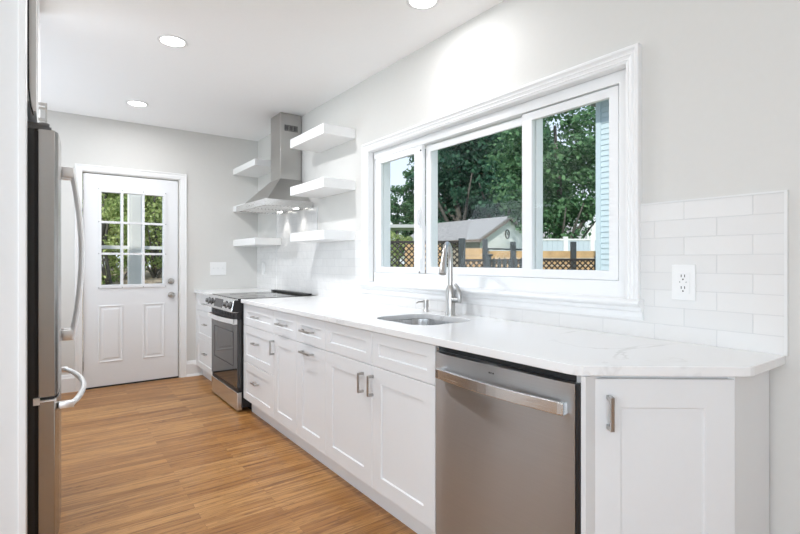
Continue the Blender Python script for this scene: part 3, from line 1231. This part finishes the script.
b = B()
b.box(HX - 0.0015, HX + 0.001, 4.24, 4.50, 1.716, 1.746)
for k in range(5):
    b.lathe([(0, 0.004), (0.007, 0.003), (0.007, 0)], (HX - 0.001, 4.28 + k * 0.045, 1.731), (-1, 0, 0), 12)
b.build('control_buttons', 'steel_bright', t)
for y in (4.19, 4.58):
    b = B()
    b.lathe([(0, 0), (0.026, 0), (0.026, 0.004), (0, 0.004)], (1.862, y, 1.7065), seg=18)
    b.build('lamp', 'hood_lens', t)
    l = bpy.data.lights.new('hood_lamp', 'SPOT')
    l.energy = 2.6
    l.spot_size = math.radians(95)
    l.spot_blend = 0.7
    l.shadow_soft_size = 0.02
    l.color = (1, 0.96, 0.9)
    lo_ = bpy.data.objects.new('hood_lamp', l)
    lo_.location = (1.862, y, 1.700)
    C.objects.link(lo_)

# ------------------------------------------------------------------ floating shelves


def shelf(y0, y1, z0, z1, label, group):
    b = B()
    b.box(1.665, XW - 0.0005, y0, y1, z0, z1)
    o = b.build('floating_shelf', 'shelf_white', None, bevel=0.002, origin=(1.80, (y0 + y1) / 2, z0))
    tag(o, label, 'shelf', group)


shelf(3.250, 3.868, 2.182, 2.258, 'thick white floating shelf nearest the window, top one of three', 'floating shelves between hood and window')
shelf(3.250, 3.868, 1.778, 1.852, 'thick white floating shelf nearest the window, middle one of three', 'floating shelves between hood and window')
shelf(3.250, 3.868, 1.386, 1.457, 'thick white floating shelf nearest the window, lowest, at the top of the tiles', 'floating shelves between hood and window')
shelf(4.735, YB - 0.0005, 2.182, 2.248, 'white floating shelf in the far corner left of the chimney, top one of three', 'floating shelves in the far corner')
shelf(4.835, YB - 0.0005, 1.768, 1.832, 'white floating shelf in the far corner, half hidden behind the hood rim', 'floating shelves in the far corner')
shelf(4.735, YB - 0.0005, 1.386, 1.458, 'white floating shelf in the far corner, lowest, above the light switch height', 'floating shelves in the far corner')

# ------------------------------------------------------------------ recessed lights


def downlight(x, y, power, spread, label):
    t = thing('recessed_light', (x, y, ZC), label, 'ceiling light', 'recessed ceiling lights')
    b = B()
    b.lathe([(0.068, -0.001), (0.086, -0.001), (0.088, -0.004), (0.084, -0.006), (0.070, -0.0045)], (x, y, ZC), seg=36)
    b.build('trim_ring', 'trim_white', t, smooth=True)
    b = B()
    b.lathe([(0, -0.001), (0.069, -0.001), (0.069, -0.004), (0, -0.004)], (x, y, ZC), seg=32)
    b.build('lens', 'lamp_lens', t)
    lp = area('recessed_lamp', (x, y, ZC - 0.012), (0, 0, -1), 0.13, 0.13, power, (0.95, 0.965, 1.0), 'DISK')
    lp.data.spread = math.radians(spread)


downlight(0.628, 4.753, 7.8, 180, 'round recessed ceiling light nearest the back door')
downlight(0.628, 3.273, 24.0, 180, 'round recessed ceiling light halfway along the kitchen, level with the refrigerator')
downlight(1.600, 1.985, 4.8, 180, 'round recessed ceiling light over the sink, cut off by the top of the view')

# ------------------------------------------------------------------ outlets and switches
t = thing('wall_outlet', (XW - 0.008, 0.833, 1.14), 'white duplex outlet on the tiles right of the window', 'outlet')
b = B()
b.box(XW - 0.014, XW - 0.008, 0.792, 0.876, 1.074, 1.208, bev=0.002)
b.build('plate', 'plate_white', t)
b = B()
b.box(XW - 0.017, XW - 0.013, 0.812, 0.852, 1.098, 1.178, bev=0.001)
f = b.build('receptacle', 'plate_white', t)
b = B()
for z in (1.165, 1.121):
    b.box(XW - 0.0174, XW - 0.0168, 0.838, 0.841, z - 0.004, z + 0.006)
    b.box(XW - 0.0174, XW - 0.0168, 0.826, 0.829, z - 0.004, z + 0.006)
    b.lathe([(0, 0.0006), (0.003, 0.0006), (0.003, 0)], (XW - 0.0168, 0.8335, z - 0.012), (-1, 0, 0), 10)
b.box(XW - 0.0174, XW - 0.0168, 0.8435, 0.8455, 1.140, 1.145)
b.box(XW - 0.0174, XW - 0.0168, 0.8215, 0.8235, 1.140, 1.145)
b.build('slot', 'slot_dark', f)
b = B()
b.box(XW - 0.0178, XW - 0.0168, 0.827, 0.840, 1.144, 1.149)
b.box(XW - 0.0178, XW - 0.0168, 0.827, 0.840, 1.135, 1.140)
b.build('test_button', 'plate_white', f)

t = thing('switch_plate', (1.502, YB, 1.139), 'white three-switch plate on the grey back wall beside the door', 'light switch')
b = B()
b.box(1.418, 1.588, YB - 0.006, YB, 1.068, 1.210, bev=0.002)
b.build('plate', 'plate_white', t)
for x in (1.453, 1.503, 1.553):
    b = B()
    b.box(x - 0.0065, x + 0.0065, YB - 0.009, YB - 0.005, 1.125, 1.153)
    b.box(x - 0.004, x + 0.004, YB - 0.017, YB - 0.008, 1.139, 1.151, bev=0.001)
    b.build('toggle', 'plate_white', t)

t = thing('wall_outlet', (XW - 0.008, 5.235, 1.14), 'white outlet on the corner tiles under the lowest far shelf', 'outlet')
b = B()
b.box(XW - 0.013, XW - 0.008, 5.195, 5.275, 1.072, 1.206, bev=0.002)
b.build('plate', 'plate_white', t)
b = B()
b.box(XW - 0.016, XW - 0.012, 5.217, 5.253, 1.10, 1.178, bev=0.001)
b.build('receptacle', 'plate_white', t)

# ------------------------------------------------------------------ refrigerator
FY0, FY1 = 2.43, 3.34
FM = (FY0 + FY1) / 2
t = thing('refrigerator', (-0.4, FM, 0), 'stainless french-door refrigerator seen edge-on at the left', 'refrigerator')
b = B()
b.box(-0.78, -0.046, FY0 + 0.004, FY1 - 0.004, 0.03, 1.755)
b.box(-0.76, -0.08, FY0 + 0.02, FY1 - 0.02, 0.0, 0.03)
b.build('body', 'dark_side', t)


def fdoor(y0, y1, z0, z1, kind, bulge0, bulge1):
    """door slab bowed in plan: front X runs over the whole width of the appliance"""
    n = 14
    pts = []
    for k in range(n + 1):
        y = y0 + (y1 - y0) * k / n
        s = (y - FY0) / (FY1 - FY0)
        x = bulge0 + (bulge1 - bulge0) * (1 - (2 * s - 1) ** 2)
        pts.append([x, y])
    pts[0][0] -= 0.010
    pts[-1][0] -= 0.010
    b = B()
    b.prism([tuple(p) for p in pts] + [(-0.034, y1), (-0.034, y0)], z0, z1)
    return b.build(kind, 'steel_fridge', t, smooth=True, bevel=0.002)


d1 = fdoor(FY0, FM - 0.003, 0.668, 1.757, 'door', 0.030, 0.050)
d2 = fdoor(FM + 0.003, FY1, 0.668, 1.757, 'door', 0.030, 0.050)
d3 = fdoor(FY0, FY1, 0.075, 0.652, 'freezer_drawer', 0.030, 0.050)
b = B()
b.box(-0.046, -0.034, FY0 + 0.012, FY1 - 0.012, 0.08, 1.75)
b.box(-0.034, 0.020, FY0 + 0.010, FY1 - 0.010, 0.6525, 0.6675)
b.build('gasket', 'black_plastic', t)
for y in (FM - 0.045, FM + 0.045):
    hp = []
    for k in range(13):
        s = k / 12
        hp.append((0.092 + 0.042 * math.sin(PI * s) ** 0.9, y, 0.84 + s * 0.835))
    b = B()
    b.tube(hp, 0.0115, 10)
    for z in (0.862, 1.652):
        b.box(0.052, 0.100, y - 0.011, y + 0.011, z - 0.025, z + 0.025, bev=0.004)
    b.build('handle', 'chrome_handle', d1 if y < FM else d2, smooth=True)
hp = []
for k in range(15):
    s = k / 14
    hp.append((0.078 + 0.062 * math.sin(PI * s) ** 0.8, FY0 + 0.05 + s * (FY1 - FY0 - 0.10), 0.614))
b = B()
b.tube(hp, 0.0125, 10)
for y in (FY0 + 0.055, FY1 - 0.055):
    b.box(0.034, 0.088, y - 0.014, y + 0.014, 0.600, 0.628, bev=0.003)
b.build('handle', 'chrome_handle', d3, smooth=True)
for y in (FY0 + 0.045, FY1 - 0.045):
    b = B()
    b.box(-0.12, 0.010, y - 0.030, y + 0.030, 1.7585, 1.771)
    b.box(-0.07, 0.004, y - 0.026, y + 0.026, 1.7705, 1.786, bev=0.004)
    b.lathe([(0, 0), (0.016, 0), (0.016, 0.018), (0, 0.018)], (-0.012, y, 1.772), seg=14)
    b.build('hinge_cover', 'hinge_grey', t)
b = B()
b.box(-0.036, 0.026, FY0 - 0.006, FY0 + 0.02, 0.650, 0.656)
b.box(-0.05, -0.028, FY0 - 0.004, FY0 + 0.02, 0.640, 0.668)
b.build('center_hinge', 'chrome_handle', t)

# wall cabinet over the refrigerator
t = thing('wall_cabinet', (-0.4, FM, 1.85), 'white wall cabinet over the refrigerator, reaching the ceiling', 'cabinet')
b = B()
b.box(-0.80, -0.0575, 2.386, FY1, 1.850, ZC - 0.001)
b.build('body', 'cabinet_white', t)


def GXM(x, y, z):   # front facing +X; local x runs toward +Y
    return Matrix(((0, -1, 0, x), (1, 0, 0, y), (0, 0, 1, z), (0, 0, 0, 1)))


for y0, y1, hy in ((2.386, FM - 0.001, FM - 0.04), (FM + 0.001, FY1, FM + 0.04)):
    b = B()
    b.shaker(y1 - y0, ZC - 0.02 - 1.815, GXM(-0.038, y0, 1.815), rail=0.06)
    d = b.build('door', 'cabinet_white', t)
    pull(GXM(-0.038, hy, 1.930), 0.085, False, d)
b = B()
b.tube([(-0.0640, 2.373, 2.58), (-0.0640, 2.373, 2.05), (-0.0630, 2.373, 1.90), (-0.056, 2.373, 1.83), (-0.048, 2.40, 1.80)], 0.0028, 8)
o = b.build('power_cord', 'rubber', None, smooth=True, origin=(-0.06, 2.373, 1.8))
tag(o, 'thin black cord hanging between the white wall end and the wall cabinet', 'cord')

# ------------------------------------------------------------------ outdoors
FW = Vector((0.5900, 0.8074, 0))
RT = Vector((0.8074, -0.5900, 0))


def at(D, s, z=0.0):
    return FW * D + RT * s + Vector((0, 0, z))


GZ = -0.45
b = B()
b.box(-60, 90, -40, 100, GZ - 0.3, GZ)
struct(b.build('ground', 'lawn'))
b = B()                        # leaf-covered bank rising behind the back door
bm = b.bm
rnd = random.Random(4)
nx, ny = 34, 16
grid = []
for j in range(ny + 1):
    row = []
    for i in range(nx + 1):
        x = -4.0 + 12.0 * i / nx
        y = 5.9 + 15.0 * j / ny
        z = GZ + 0.02 + min(1.0, max(0.0, (y - 6.2) / 5.0)) * 1.42 + rnd.uniform(-0.03, 0.03)
        row.append(bm.verts.new((x, y, z)))
    grid.append(row)
for j in range(ny):
    for i in range(nx):
        bm.faces.new((grid[j][i], grid[j][i + 1], grid[j + 1][i + 1], grid[j + 1][i]))
struct(b.build('ground_bank', 'leaf_litter', smooth=True))

# porch post and rail behind the back door
t = thing('porch_post', (0.85, 6.6, GZ), 'square white porch post seen through the middle panes of the back door', 'post')
b = B()
b.box(0.775, 0.925, 6.53, 6.68, GZ, 2.9)
b.box(0.80, 0.90, 6.524, 6.53, 0.2, 2.0)
b.build('shaft', 'porch_white', t, bevel=0.004)
b = B()
b.box(0.755, 0.945, 6.51, 6.70, GZ, GZ + 0.2)
b.build('base', 'porch_white', t)
b = B()
b.box(-1.2, 3.2, 6.58, 6.62, 1.365, 1.405)
o = b.build('porch_rail', 'porch_white', None, origin=(1, 6.6, 1.38))
tag(o, 'thin white horizontal rail crossing behind the back door panes', 'rail')

# garage: ridge along Y, gable toward the house
gx, gy0, gy1 = 15.0, 14.6, 20.4
ez, rz, hw = 2.20, 3.20, 1.85
t = thing('garage', (gx + hw, 17.5, GZ), 'small white garage with a grey shingle roof beyond the fence', 'garage')
b = B()
b.prism([(gx + 0.12, GZ), (gx + 2 * hw - 0.12, GZ), (gx + 2 * hw - 0.12, ez - 0.02), (gx + hw, rz - 0.10), (gx + 0.12, ez - 0.02)], gy0 + 0.12, gy0 + 0.20, 'y')
for k in range(15):
    z = GZ + 0.1 + k * 0.17
    if z < ez - 0.1:
        b.box(gx + 0.12, gx + 2 * hw - 0.12, gy0 + 0.108, gy0 + 0.12, z, z + 0.155)
    else:
        half = max(0.1, (rz - 0.16 - z - 0.15) / (rz - ez) * hw)
        if z + 0.15 < rz - 0.2:
            b.box(gx + hw - half, gx + hw + half, gy0 + 0.108, gy0 + 0.12, z, z + 0.155)
b.build('gable_wall', 'siding_white', t)
b = B()
b.box(gx + 0.12, gx + 0.22, gy0 + 0.20, gy1 - 0.1, GZ, ez - 0.02)
b.build('side_wall', 'siding_beige', t)
for s in (-1, 1):
    b = B()
    x_e, x_r = (gx - 0.15, gx + hw) if s < 0 else (gx + 2 * hw + 0.15, gx + hw)
    zz = ez - 0.08
    b.prism([(x_e, zz), (x_r, rz), (x_r, rz + 0.06), (x_e, zz + 0.06)], gy0 - 0.02, gy1, 'y')
    b.build('roof', 'shingle_grey', t)
b = B()
for s in (-1, 1):
    x_e = gx + hw + s * (hw + 0.15)
    b.prism([(x_e, ez - 0.20), (gx + hw, rz - 0.12), (gx + hw, rz), (x_e, ez - 0.08)], gy0 - 0.045, gy0 - 0.02, 'y')
b.box(gx - 0.165, gx - 0.14, gy0 - 0.02, gy1, ez - 0.16, ez - 0.05)
b.build('fascia', 'fascia_brown', t)
b = B()
b.box(gx + 0.55, gx + 2 * hw - 0.55, gy0 + 0.09, gy0 + 0.108, GZ, 1.72)
for k in range(4):
    b.box(gx + 0.60, gx + 2 * hw - 0.60, gy0 + 0.082, gy0 + 0.09, GZ + 0.08 + k * 0.53, GZ + 0.52 + k * 0.53)
b.build('garage_door', 'siding_white', t)
b = B()
b.slabframe(gx + 0.48, gx + 2 * hw - 0.48, GZ, 1.79, gx + 0.55, gx + 2 * hw - 0.55, GZ - 0.01, 1.72, gy0 + 0.085, gy0 + 0.10, 'y')
b.build('door_trim', 'post_charcoal', t)
b = B()
circ = []
for k in range(25):
    a = 2 * PI * k / 24
    circ.append((gx + hw - 0.10 + 0.13 * math.cos(a), gy0 + 0.095, 2.44 + 0.19 * math.sin(a)))
b.tube(circ, 0.025, 8, caps=False)
b.tube([(gx + hw - 0.10, gy0 + 0.097, 2.44), (gx + hw - 0.10, gy0 + 0.097, 2.53)], 0.012, 6)
b.tube([(gx + hw - 0.10, gy0 + 0.097, 2.44), (gx + hw - 0.04, gy0 + 0.097, 2.40)], 0.012, 6)
b.build('gable_clock', 'slot_dark', t)


def frame_at(D, s):
    """matrix with local x along RT, local y along FW, local z up, at depth D and offset s"""
    o = at(D, s)
    return Matrix(((RT.x, FW.x, 0, o.x), (RT.y, FW.y, 0, o.y), (0, 0, 1, 0), (0, 0, 0, 1)))


def plank_fence(D, u0, u1, ztop, label, posts):
    s0, s1 = (u0 - 400) / 481 * D, (u1 - 400) / 481 * D
    M = frame_at(D, 0)
    t = thing('plank_fence', at(D, (s0 + s1) / 2, GZ), label, 'fence')
    b = B()
    n = int((ztop - GZ) / 0.145)
    for k in range(n):
        b.box(s0, s1, 0.0, 0.022, ztop - 0.145 * (k + 1) + 0.007, ztop - 0.145 * k, M)
    b.build('boards', 'cedar', t)
    for u in posts:
        s = (u - 400) / 481 * D
        b = B()
        b.box(s - 0.045, s + 0.045, -0.09, -0.001, GZ, ztop + 0.18, M)
        b.build('post', 'post_charcoal', t)


plank_fence(9.6, 405, 441, 1.56, 'warm cedar plank fence section behind the tall lattice', [])
plank_fence(9.4, 463, 484, 1.47, 'warm cedar plank fence section in front of the garage side wall', (484.6,))
plank_fence(9.5, 486, 541, 1.42, 'warm cedar plank fence section in front of the garage door', (512.5,))
plank_fence(9.5, 542, 604, 1.42, 'warm cedar plank fence section seen through the right sash', (572.5,))


def lattice(D, u0, u1, z0, z1, label, posts, pitch=0.098):
    s0, s1 = (u0 - 400) / 481 * D, (u1 - 400) / 481 * D
    M = frame_at(D, 0)
    t = thing('lattice_fence', at(D, (s0 + s1) / 2, GZ), label, 'fence')
    b = B()
    w = 0.022
    H = z1 - z0
    for sg, y in ((1, 0.0), (-1, 0.013)):
        s = s0 - H
        while s < s1 + H:
            a0, a1 = (s, s + sg * H)
            lo_s, hi_s = z0, z1
            # clip to s0..s1
            pts = []
            for tt in (0, 1):
                pts.append((a0 + (a1 - a0) * tt, z0 + H * tt))
            (xa, za), (xb, zb) = pts

            def clip(xa, za, xb, zb):
                if xa == xb:
                    return None
                t0, t1 = 0.0, 1.0
                for lim, up in ((s0, False), (s1, True)):
                    d = xb - xa
                    tt = (lim - xa) / d
                    if (d > 0) == up:
                        t1 = min(t1, tt)
                    else:
                        t0 = max(t0, tt)
                if t1 - t0 < 0.02:
                    return None
                return (xa + (xb - xa) * t0, za + (zb - za) * t0, xa + (xb - xa) * t1, za + (zb - za) * t1)
            c = clip(xa, za, xb, zb)
            if c:
                xa, za, xb, zb = c
                dx = w * 0.7
                b.prism([(xa - dx, za), (xa + dx, za), (xb + dx, zb), (xb - dx, zb)], y, y + 0.01, 'y', M)
            s += pitch
    b.box(s0, s1, -0.01, 0.03, z1, z1 + 0.04, M)
    b.build('lattice_panel', 'lattice_brown', t)
    b = B()
    b.box(s0, s1, 0.03, 0.05, GZ, z0, M)
    b.build('skirt_board', 'lattice_brown', t)
    for u in posts:
        s = (u - 400) / 481 * D
        b = B()
        b.box(s - 0.055, s + 0.055, -0.10, 0.0, GZ, z1 + 0.08, M)
        b.build('post', 'post_charcoal', t)


lattice(8.3, 386, 460, 0.75, 1.53, 'tall dark lattice fence seen behind the faucet', (461.5,))
lattice(8.4, 464, 524, 0.70, 1.215, 'low dark lattice fence beyond the middle window pane', ())
lattice(8.4, 526, 604, 0.70, 1.225, 'low dark lattice fence beyond the right window sash', (597.5,))

# dark picket fence in front
D = 7.2
M = frame_at(D, 0)
s0, s1 = (488 - 400) / 481 * D, (530 - 400) / 481 * D
t = thing('picket_fence', at(D, (s0 + s1) / 2, GZ), 'low charcoal picket fence in front of the garage door', 'fence')
s = s0 + 0.09
while s < s1:
    b = B()
    b.prism([(s - 0.026, GZ), (s + 0.026, GZ), (s + 0.026, 1.235), (s, 1.275), (s - 0.026, 1.235)], 0, 0.016, 'y', M)
    b.build('picket', 'post_charcoal', t)
    s += 0.082
b = B()
b.box(s0, s1, 0.016, 0.045, 1.05, 1.11, M)
b.build('rail', 'post_charcoal', t)
b = B()
b.box(s0, s1, 0.016, 0.045, 0.1, 0.17, M)
b.build('rail', 'post_charcoal', t)
b = B()
b.box(s0 - 0.045, s0 + 0.045, -0.03, 0.06, GZ, 1.295, M)
b.box(s0 - 0.065, s0 + 0.065, -0.05, 0.08, 1.295, 1.325, M)
b.build('post', 'post_charcoal', t)

# white vinyl fence further back
D = 14.0
M = frame_at(D, 0)
s0, s1 = (532 - 400) / 481 * D, (600 - 400) / 481 * D
t = thing('vinyl_fence', at(D, (s0 + s1) / 2, GZ), 'pale blue-white vinyl privacy fence behind the cedar boards on the right', 'fence')
b = B()
k = 0
s = s0
while s < s1:
    b.box(s, min(s + 0.145, s1), 0, 0.02, GZ, 1.83, M)
    s += 0.15
b.build('boards', 'vinyl_fence', t)
b = B()
b.box(s0, s1, -0.02, 0.04, 1.82, 1.87, M)
b.build('cap_rail', 'siding_white', t)
for u in (565.5, 592):
    sp = (u - 400) / 481 * D
    b = B()
    b.box(sp - 0.06, sp + 0.06, -0.05, 0.05, GZ, 1.93, M)
    b.build('post', 'siding_white', t)

# far neighbour house with a wide grey roof
D = 24.0
M = frame_at(D, 0)
s0, s1 = (541 - 400) / 481 * D, (640 - 400) / 481 * D
t = thing('house', at(D, (s0 + s1) / 2, GZ), 'grey-roofed house far behind the pale vinyl fence', 'house')
b = B()
b.box(s0 + 0.4, s1, 0.3, 5.0, GZ, 1.7, M)
b.build('wall', 'siding_white', t)
b = B()
b.prism([(0, 1.65), (2.8, 3.35), (5.6, 1.65), (5.6, 1.55), (0, 1.55)], s0, s1, 'x', M)
b.build('roof', 'shingle_grey', t)
b = B()
sd0 = (588 - 400) / 481 * D
b.prism([(sd0, 1.85), (sd0 + 1.4, 1.85), (sd0 + 1.4, 3.0), (sd0 + 0.7, 3.5), (sd0, 3.0)], 0.1, 2.4, 'y', M)
b.build('dormer', 'siding_white', t)

# blue neighbour house: the wall edge at the right of the window
t = thing('house', (7.6, 2.6, GZ), 'house with pale blue shingle siding close outside the right window sash', 'house')
b = B()
b.box(7.02, 8.6, 0.6, 4.28, GZ, 3.80)
k = 0
z = GZ
while z < 3.78:
    b.prism([(7.02, z), (7.0, z), (7.012, z + 0.085), (7.02, z + 0.085)], 0.6, 4.30, 'y')
    z += 0.085
b.build('wall', 'siding_blue', t)
b = B()
b.box(6.985, 7.06, 4.235, 4.315, GZ, 3.80)
b.build('corner_board', 'siding_blue', t)
b = B()
b.prism([(6.62, 3.78), (8.9, 3.78), (8.9, 5.0), (6.62, 3.92)], 0.3, 4.55, 'y')
b.build('roof', 'shingle_grey', t)
b = B()
b.prism([(6.62, 3.79), (6.52, 3.81), (6.50, 3.93), (6.62, 3.92)], 0.3, 4.57, 'y')
b.build('gutter', 'siding_white', t)

# pale flat canopy seen in the left sash
D = 21.0
M = frame_at(D, 0)
t = thing('canopy', at(D, 0.2, GZ), 'pale flat-roofed canopy far off, seen through the left sash', 'canopy')
b = B()
b.box(-1.2, 1.1, 0, 2.0, 2.68, 2.82, M)
b.build('roof', 'roof_pale', t)
for s in (-1.1, 1.0):
    b = B()
    b.box(s - 0.04, s + 0.04, 0.1, 0.18, GZ, 2.68, M)
    b.build('post', 'fascia_brown', t)


# ------------------------------------------------------------------ trees and shrubs
def foliage_mesh(name, seed, ncl, nleaf, rad, leaf, m, cl=0.26, hollow=0.55):
    rng = np.random.default_rng(seed)
    rx, ry, rz_ = rad
    d = rng.normal(size=(ncl, 3))
    d /= np.linalg.norm(d, axis=1)[:, None]
    r = hollow + (1 - hollow) * rng.random(ncl) ** 0.6
    cen = d * r[:, None] * np.array([rx, ry, rz_]) * 0.86
    csz = cl * min(rx, rz_) * (0.6 + 0.8 * rng.random(ncl))
    per = nleaf // ncl
    N = per * ncl
    off = rng.normal(size=(N, 3))
    off /= np.linalg.norm(off, axis=1)[:, None]
    off *= (rng.random(N) ** 0.45)[:, None]
    off[:, 2] *= 0.7
    p = np.repeat(cen, per, 0) + off * np.repeat(csz, per)[:, None]
    nrm = rng.normal(size=(N, 3)) + np.array([0, 0, 0.7]) + off * 0.8
    nrm /= np.linalg.norm(nrm, axis=1)[:, None]
    a = np.cross(nrm, rng.normal(size=(N, 3)))
    a /= np.linalg.norm(a, axis=1)[:, None]
    c = np.cross(nrm, a)
    sz = leaf * (0.6 + 0.8 * rng.random(N))[:, None]
    v = np.empty((N, 4, 3))
    v[:, 0] = p - a * sz * 0.5
    v[:, 1] = p - c * sz * 0.32 + nrm * sz * 0.08
    v[:, 2] = p + a * sz * 0.5
    v[:, 3] = p + c * sz * 0.32 + nrm * sz * 0.08
    me = bpy.data.meshes.new(name)
    me.vertices.add(N * 4)
    me.vertices.foreach_set('co', v.reshape(-1))
    me.loops.add(N * 4)
    me.loops.foreach_set('vertex_index', np.arange(N * 4, dtype=np.int32))
    me.polygons.add(N)
    me.polygons.foreach_set('loop_start', np.arange(0, N * 4, 4, dtype=np.int32))
    me.polygons.foreach_set('loop_total', np.full(N, 4, dtype=np.int32))
    me.update()
    me.materials.append(MATS[m])
    return me


def trunk_bm(h, r, seed, rad, zc):
    rnd = random.Random(seed)
    b = B()
    top = zc + rad[2] * 0.5
    pts = [(rnd.uniform(-.12, .12) * (k > 0), rnd.uniform(-.12, .12) * (k > 0), top * k / 6) for k in range(7)]
    b.tube(pts, [r * (1.25 if k == 0 else 1 - 0.11 * k) for k in range(7)], 10)
    for k in range(7):
        a = rnd.uniform(0, 2 * PI)
        z0 = h * rnd.uniform(0.75, 1.25)
        L = rad[0] * rnd.uniform(0.55, 0.85)
        d = Vector((math.cos(a), math.sin(a), 0))
        b.tube([Vector((0, 0, z0)), Vector((0, 0, z0 + 0.35 * L)) + d * L * 0.35, Vector((0, 0, z0 + 0.9 * L)) + d * L * 0.7, Vector((0, 0, z0 + 1.3 * L)) + d * L],
               [r * 0.55, r * 0.42, r * 0.28, r * 0.10], 7)
    return b


PROTO = {}


def proto_tree(kind, seed, h, r, rad, zc, ncl, nleaf, leaf, m, cl=0.26, hollow=0.5):
    fm = foliage_mesh('foliage', seed, ncl, nleaf, rad, leaf, m, cl, hollow)
    PROTO[kind] = (fm, None, zc)
    b = trunk_bm(h, r, seed + 1, rad, zc)
    me = bpy.data.meshes.new('trunk')
    bmesh.ops.recalc_face_normals(b.bm, faces=b.bm.faces[:])
    b.bm.to_mesh(me)
    b.bm.free()
    me.materials.append(MATS['bark'])
    for pl in me.polygons:
        pl.use_smooth = True
    PROTO[kind] = (fm, me, zc)


proto_tree('big', 11, 3.2, 0.26, (3.4, 3.4, 4.6), 7.2, 90, 11000, 0.25, 'leaf_dark', cl=0.21, hollow=0.35)
proto_tree('loose', 23, 3.4, 0.22, (3.0, 3.0, 4.2), 6.8, 60, 9000, 0.25, 'leaf_mid', cl=0.24, hollow=0.4)
proto_tree('maple', 37, 1.6, 0.15, (2.3, 2.3, 3.2), 5.0, 80, 16000, 0.17, 'leaf_mid', cl=0.3)
proto_tree('young', 53, 1.2, 0.08, (1.6, 1.6, 2.3), 3.0, 42, 5200, 0.12, 'leaf_light', cl=0.28, hollow=0.35)


def tree(kind, name, p, label, cat='tree', scale=1.0, rot=0.0, group=None, zs=1.0):
    t = thing(name, p, label, cat, group)
    t.rotation_euler = (0, 0, rot)
    t.scale = (scale, scale, scale * zs)
    fm, tm, zc = PROTO[kind]
    o = bpy.data.objects.new('foliage', fm)
    C.objects.link(o)
    o.parent = t
    o.location = (0, 0, zc)
    o = bpy.data.objects.new('trunk', tm)
    C.objects.link(o)
    o.parent = t


def at_u(D, u, z=GZ):
    return at(D, (u - 400) / 481 * D, z)


G1 = 'tall trees behind the garage'
tree('loose', 'tree', at_u(30.5, 398), 'smaller loose-leaved tree filling the left window sash', scale=0.60, rot=0.4)
tree('loose', 'tree', at_u(31, 436), 'tree standing half behind the post between left sash and middle pane', scale=0.85, rot=2.2, group=G1)
tree('big', 'tree', at_u(28, 459), 'tall dark tree behind the left end of the garage roof', rot=1.0, group=G1)
tree('big', 'tree', at_u(33, 474), 'tall dark tree behind the middle of the garage roof, farthest back', scale=1.05, rot=3.1, group=G1)
tree('big', 'tree', at_u(28, 499), 'tall dark tree with forking trunk behind the garage gable', rot=4.6, group=G1)
tree('big', 'tree', at_u(34, 536), 'tall dark tree behind the post between middle pane and right sash', scale=1.0, rot=5.5, group=G1)
tree('maple', 'tree', at_u(17.5, 558), 'round full tree filling the right window sash above the vinyl fence', rot=0.6)
tree('young', 'shrub', at_u(18.0, 583), 'small light shrub peeking over the vinyl fence', 'shrub', scale=0.42, rot=0.9)
tree('loose', 'shrub', at_u(29, 488), 'dark undergrowth right behind the garage ridge', 'shrub', scale=0.45, rot=0.3)
tree('big', 'shrub', at_u(29.5, 452), 'dark undergrowth low behind the long garage roof', 'shrub', scale=0.42, rot=2.3)
tree('young', 'shrub', at_u(20, 400), 'low bush under the canopy, over the lattice in the left sash', 'shrub', scale=0.62, rot=1.3)
G2 = 'sunlit trees on the bank behind the back door'
tree('young', 'tree', (0.80, 12.0, 0.4), 'sunlit yellow-green tree in the left panes of the back door', scale=1.15, rot=0.2, group=G2)
tree('young', 'tree', (2.2, 13.0, 0.5), 'sunlit tree with thin trunk in the right panes of the back door', scale=1.2, rot=2.0, group=G2)
tree('young', 'tree', (1.4, 15.5, 0.9), 'taller sunlit tree behind the white porch post', scale=1.5, rot=3.3, group=G2)
tree('young', 'shrub', (0.9, 10.5, 0.0), 'leafy shrub low in the bottom left pane of the back door', 'shrub', scale=0.55, rot=1.0)
tree('loose', 'tree', (-1.5, 19.0, 0.9), 'larger tree far up the bank behind the back door, left of the porch post', scale=0.9, rot=1.7)
tree('loose', 'tree', (4.0, 19.5, 0.9), 'larger tree far up the bank behind the back door, right of the porch post', scale=0.9, rot=4.4)
tree('young', 'shrub', (1.78, 10.9, 0.25), 'leafy shrub low on the bank, right of the porch post', 'shrub', scale=0.6, rot=2.6)
tree('young', 'shrub', (2.55, 15.6, 0.35), 'bushy shrub farther up the bank, behind the thin-trunked tree', 'shrub', scale=0.8, rot=0.6)
tree('young', 'shrub', (1.05, 15.0, 0.35), 'bushy shrub farther up the bank, behind the left panes of the back door', 'shrub', scale=0.8, rot=4.2)
tree('young', 'shrub', (1.9, 17.2, 0.2), 'bushy shrub at the top of the bank, directly behind the porch post', 'shrub', scale=0.9, rot=5.2)
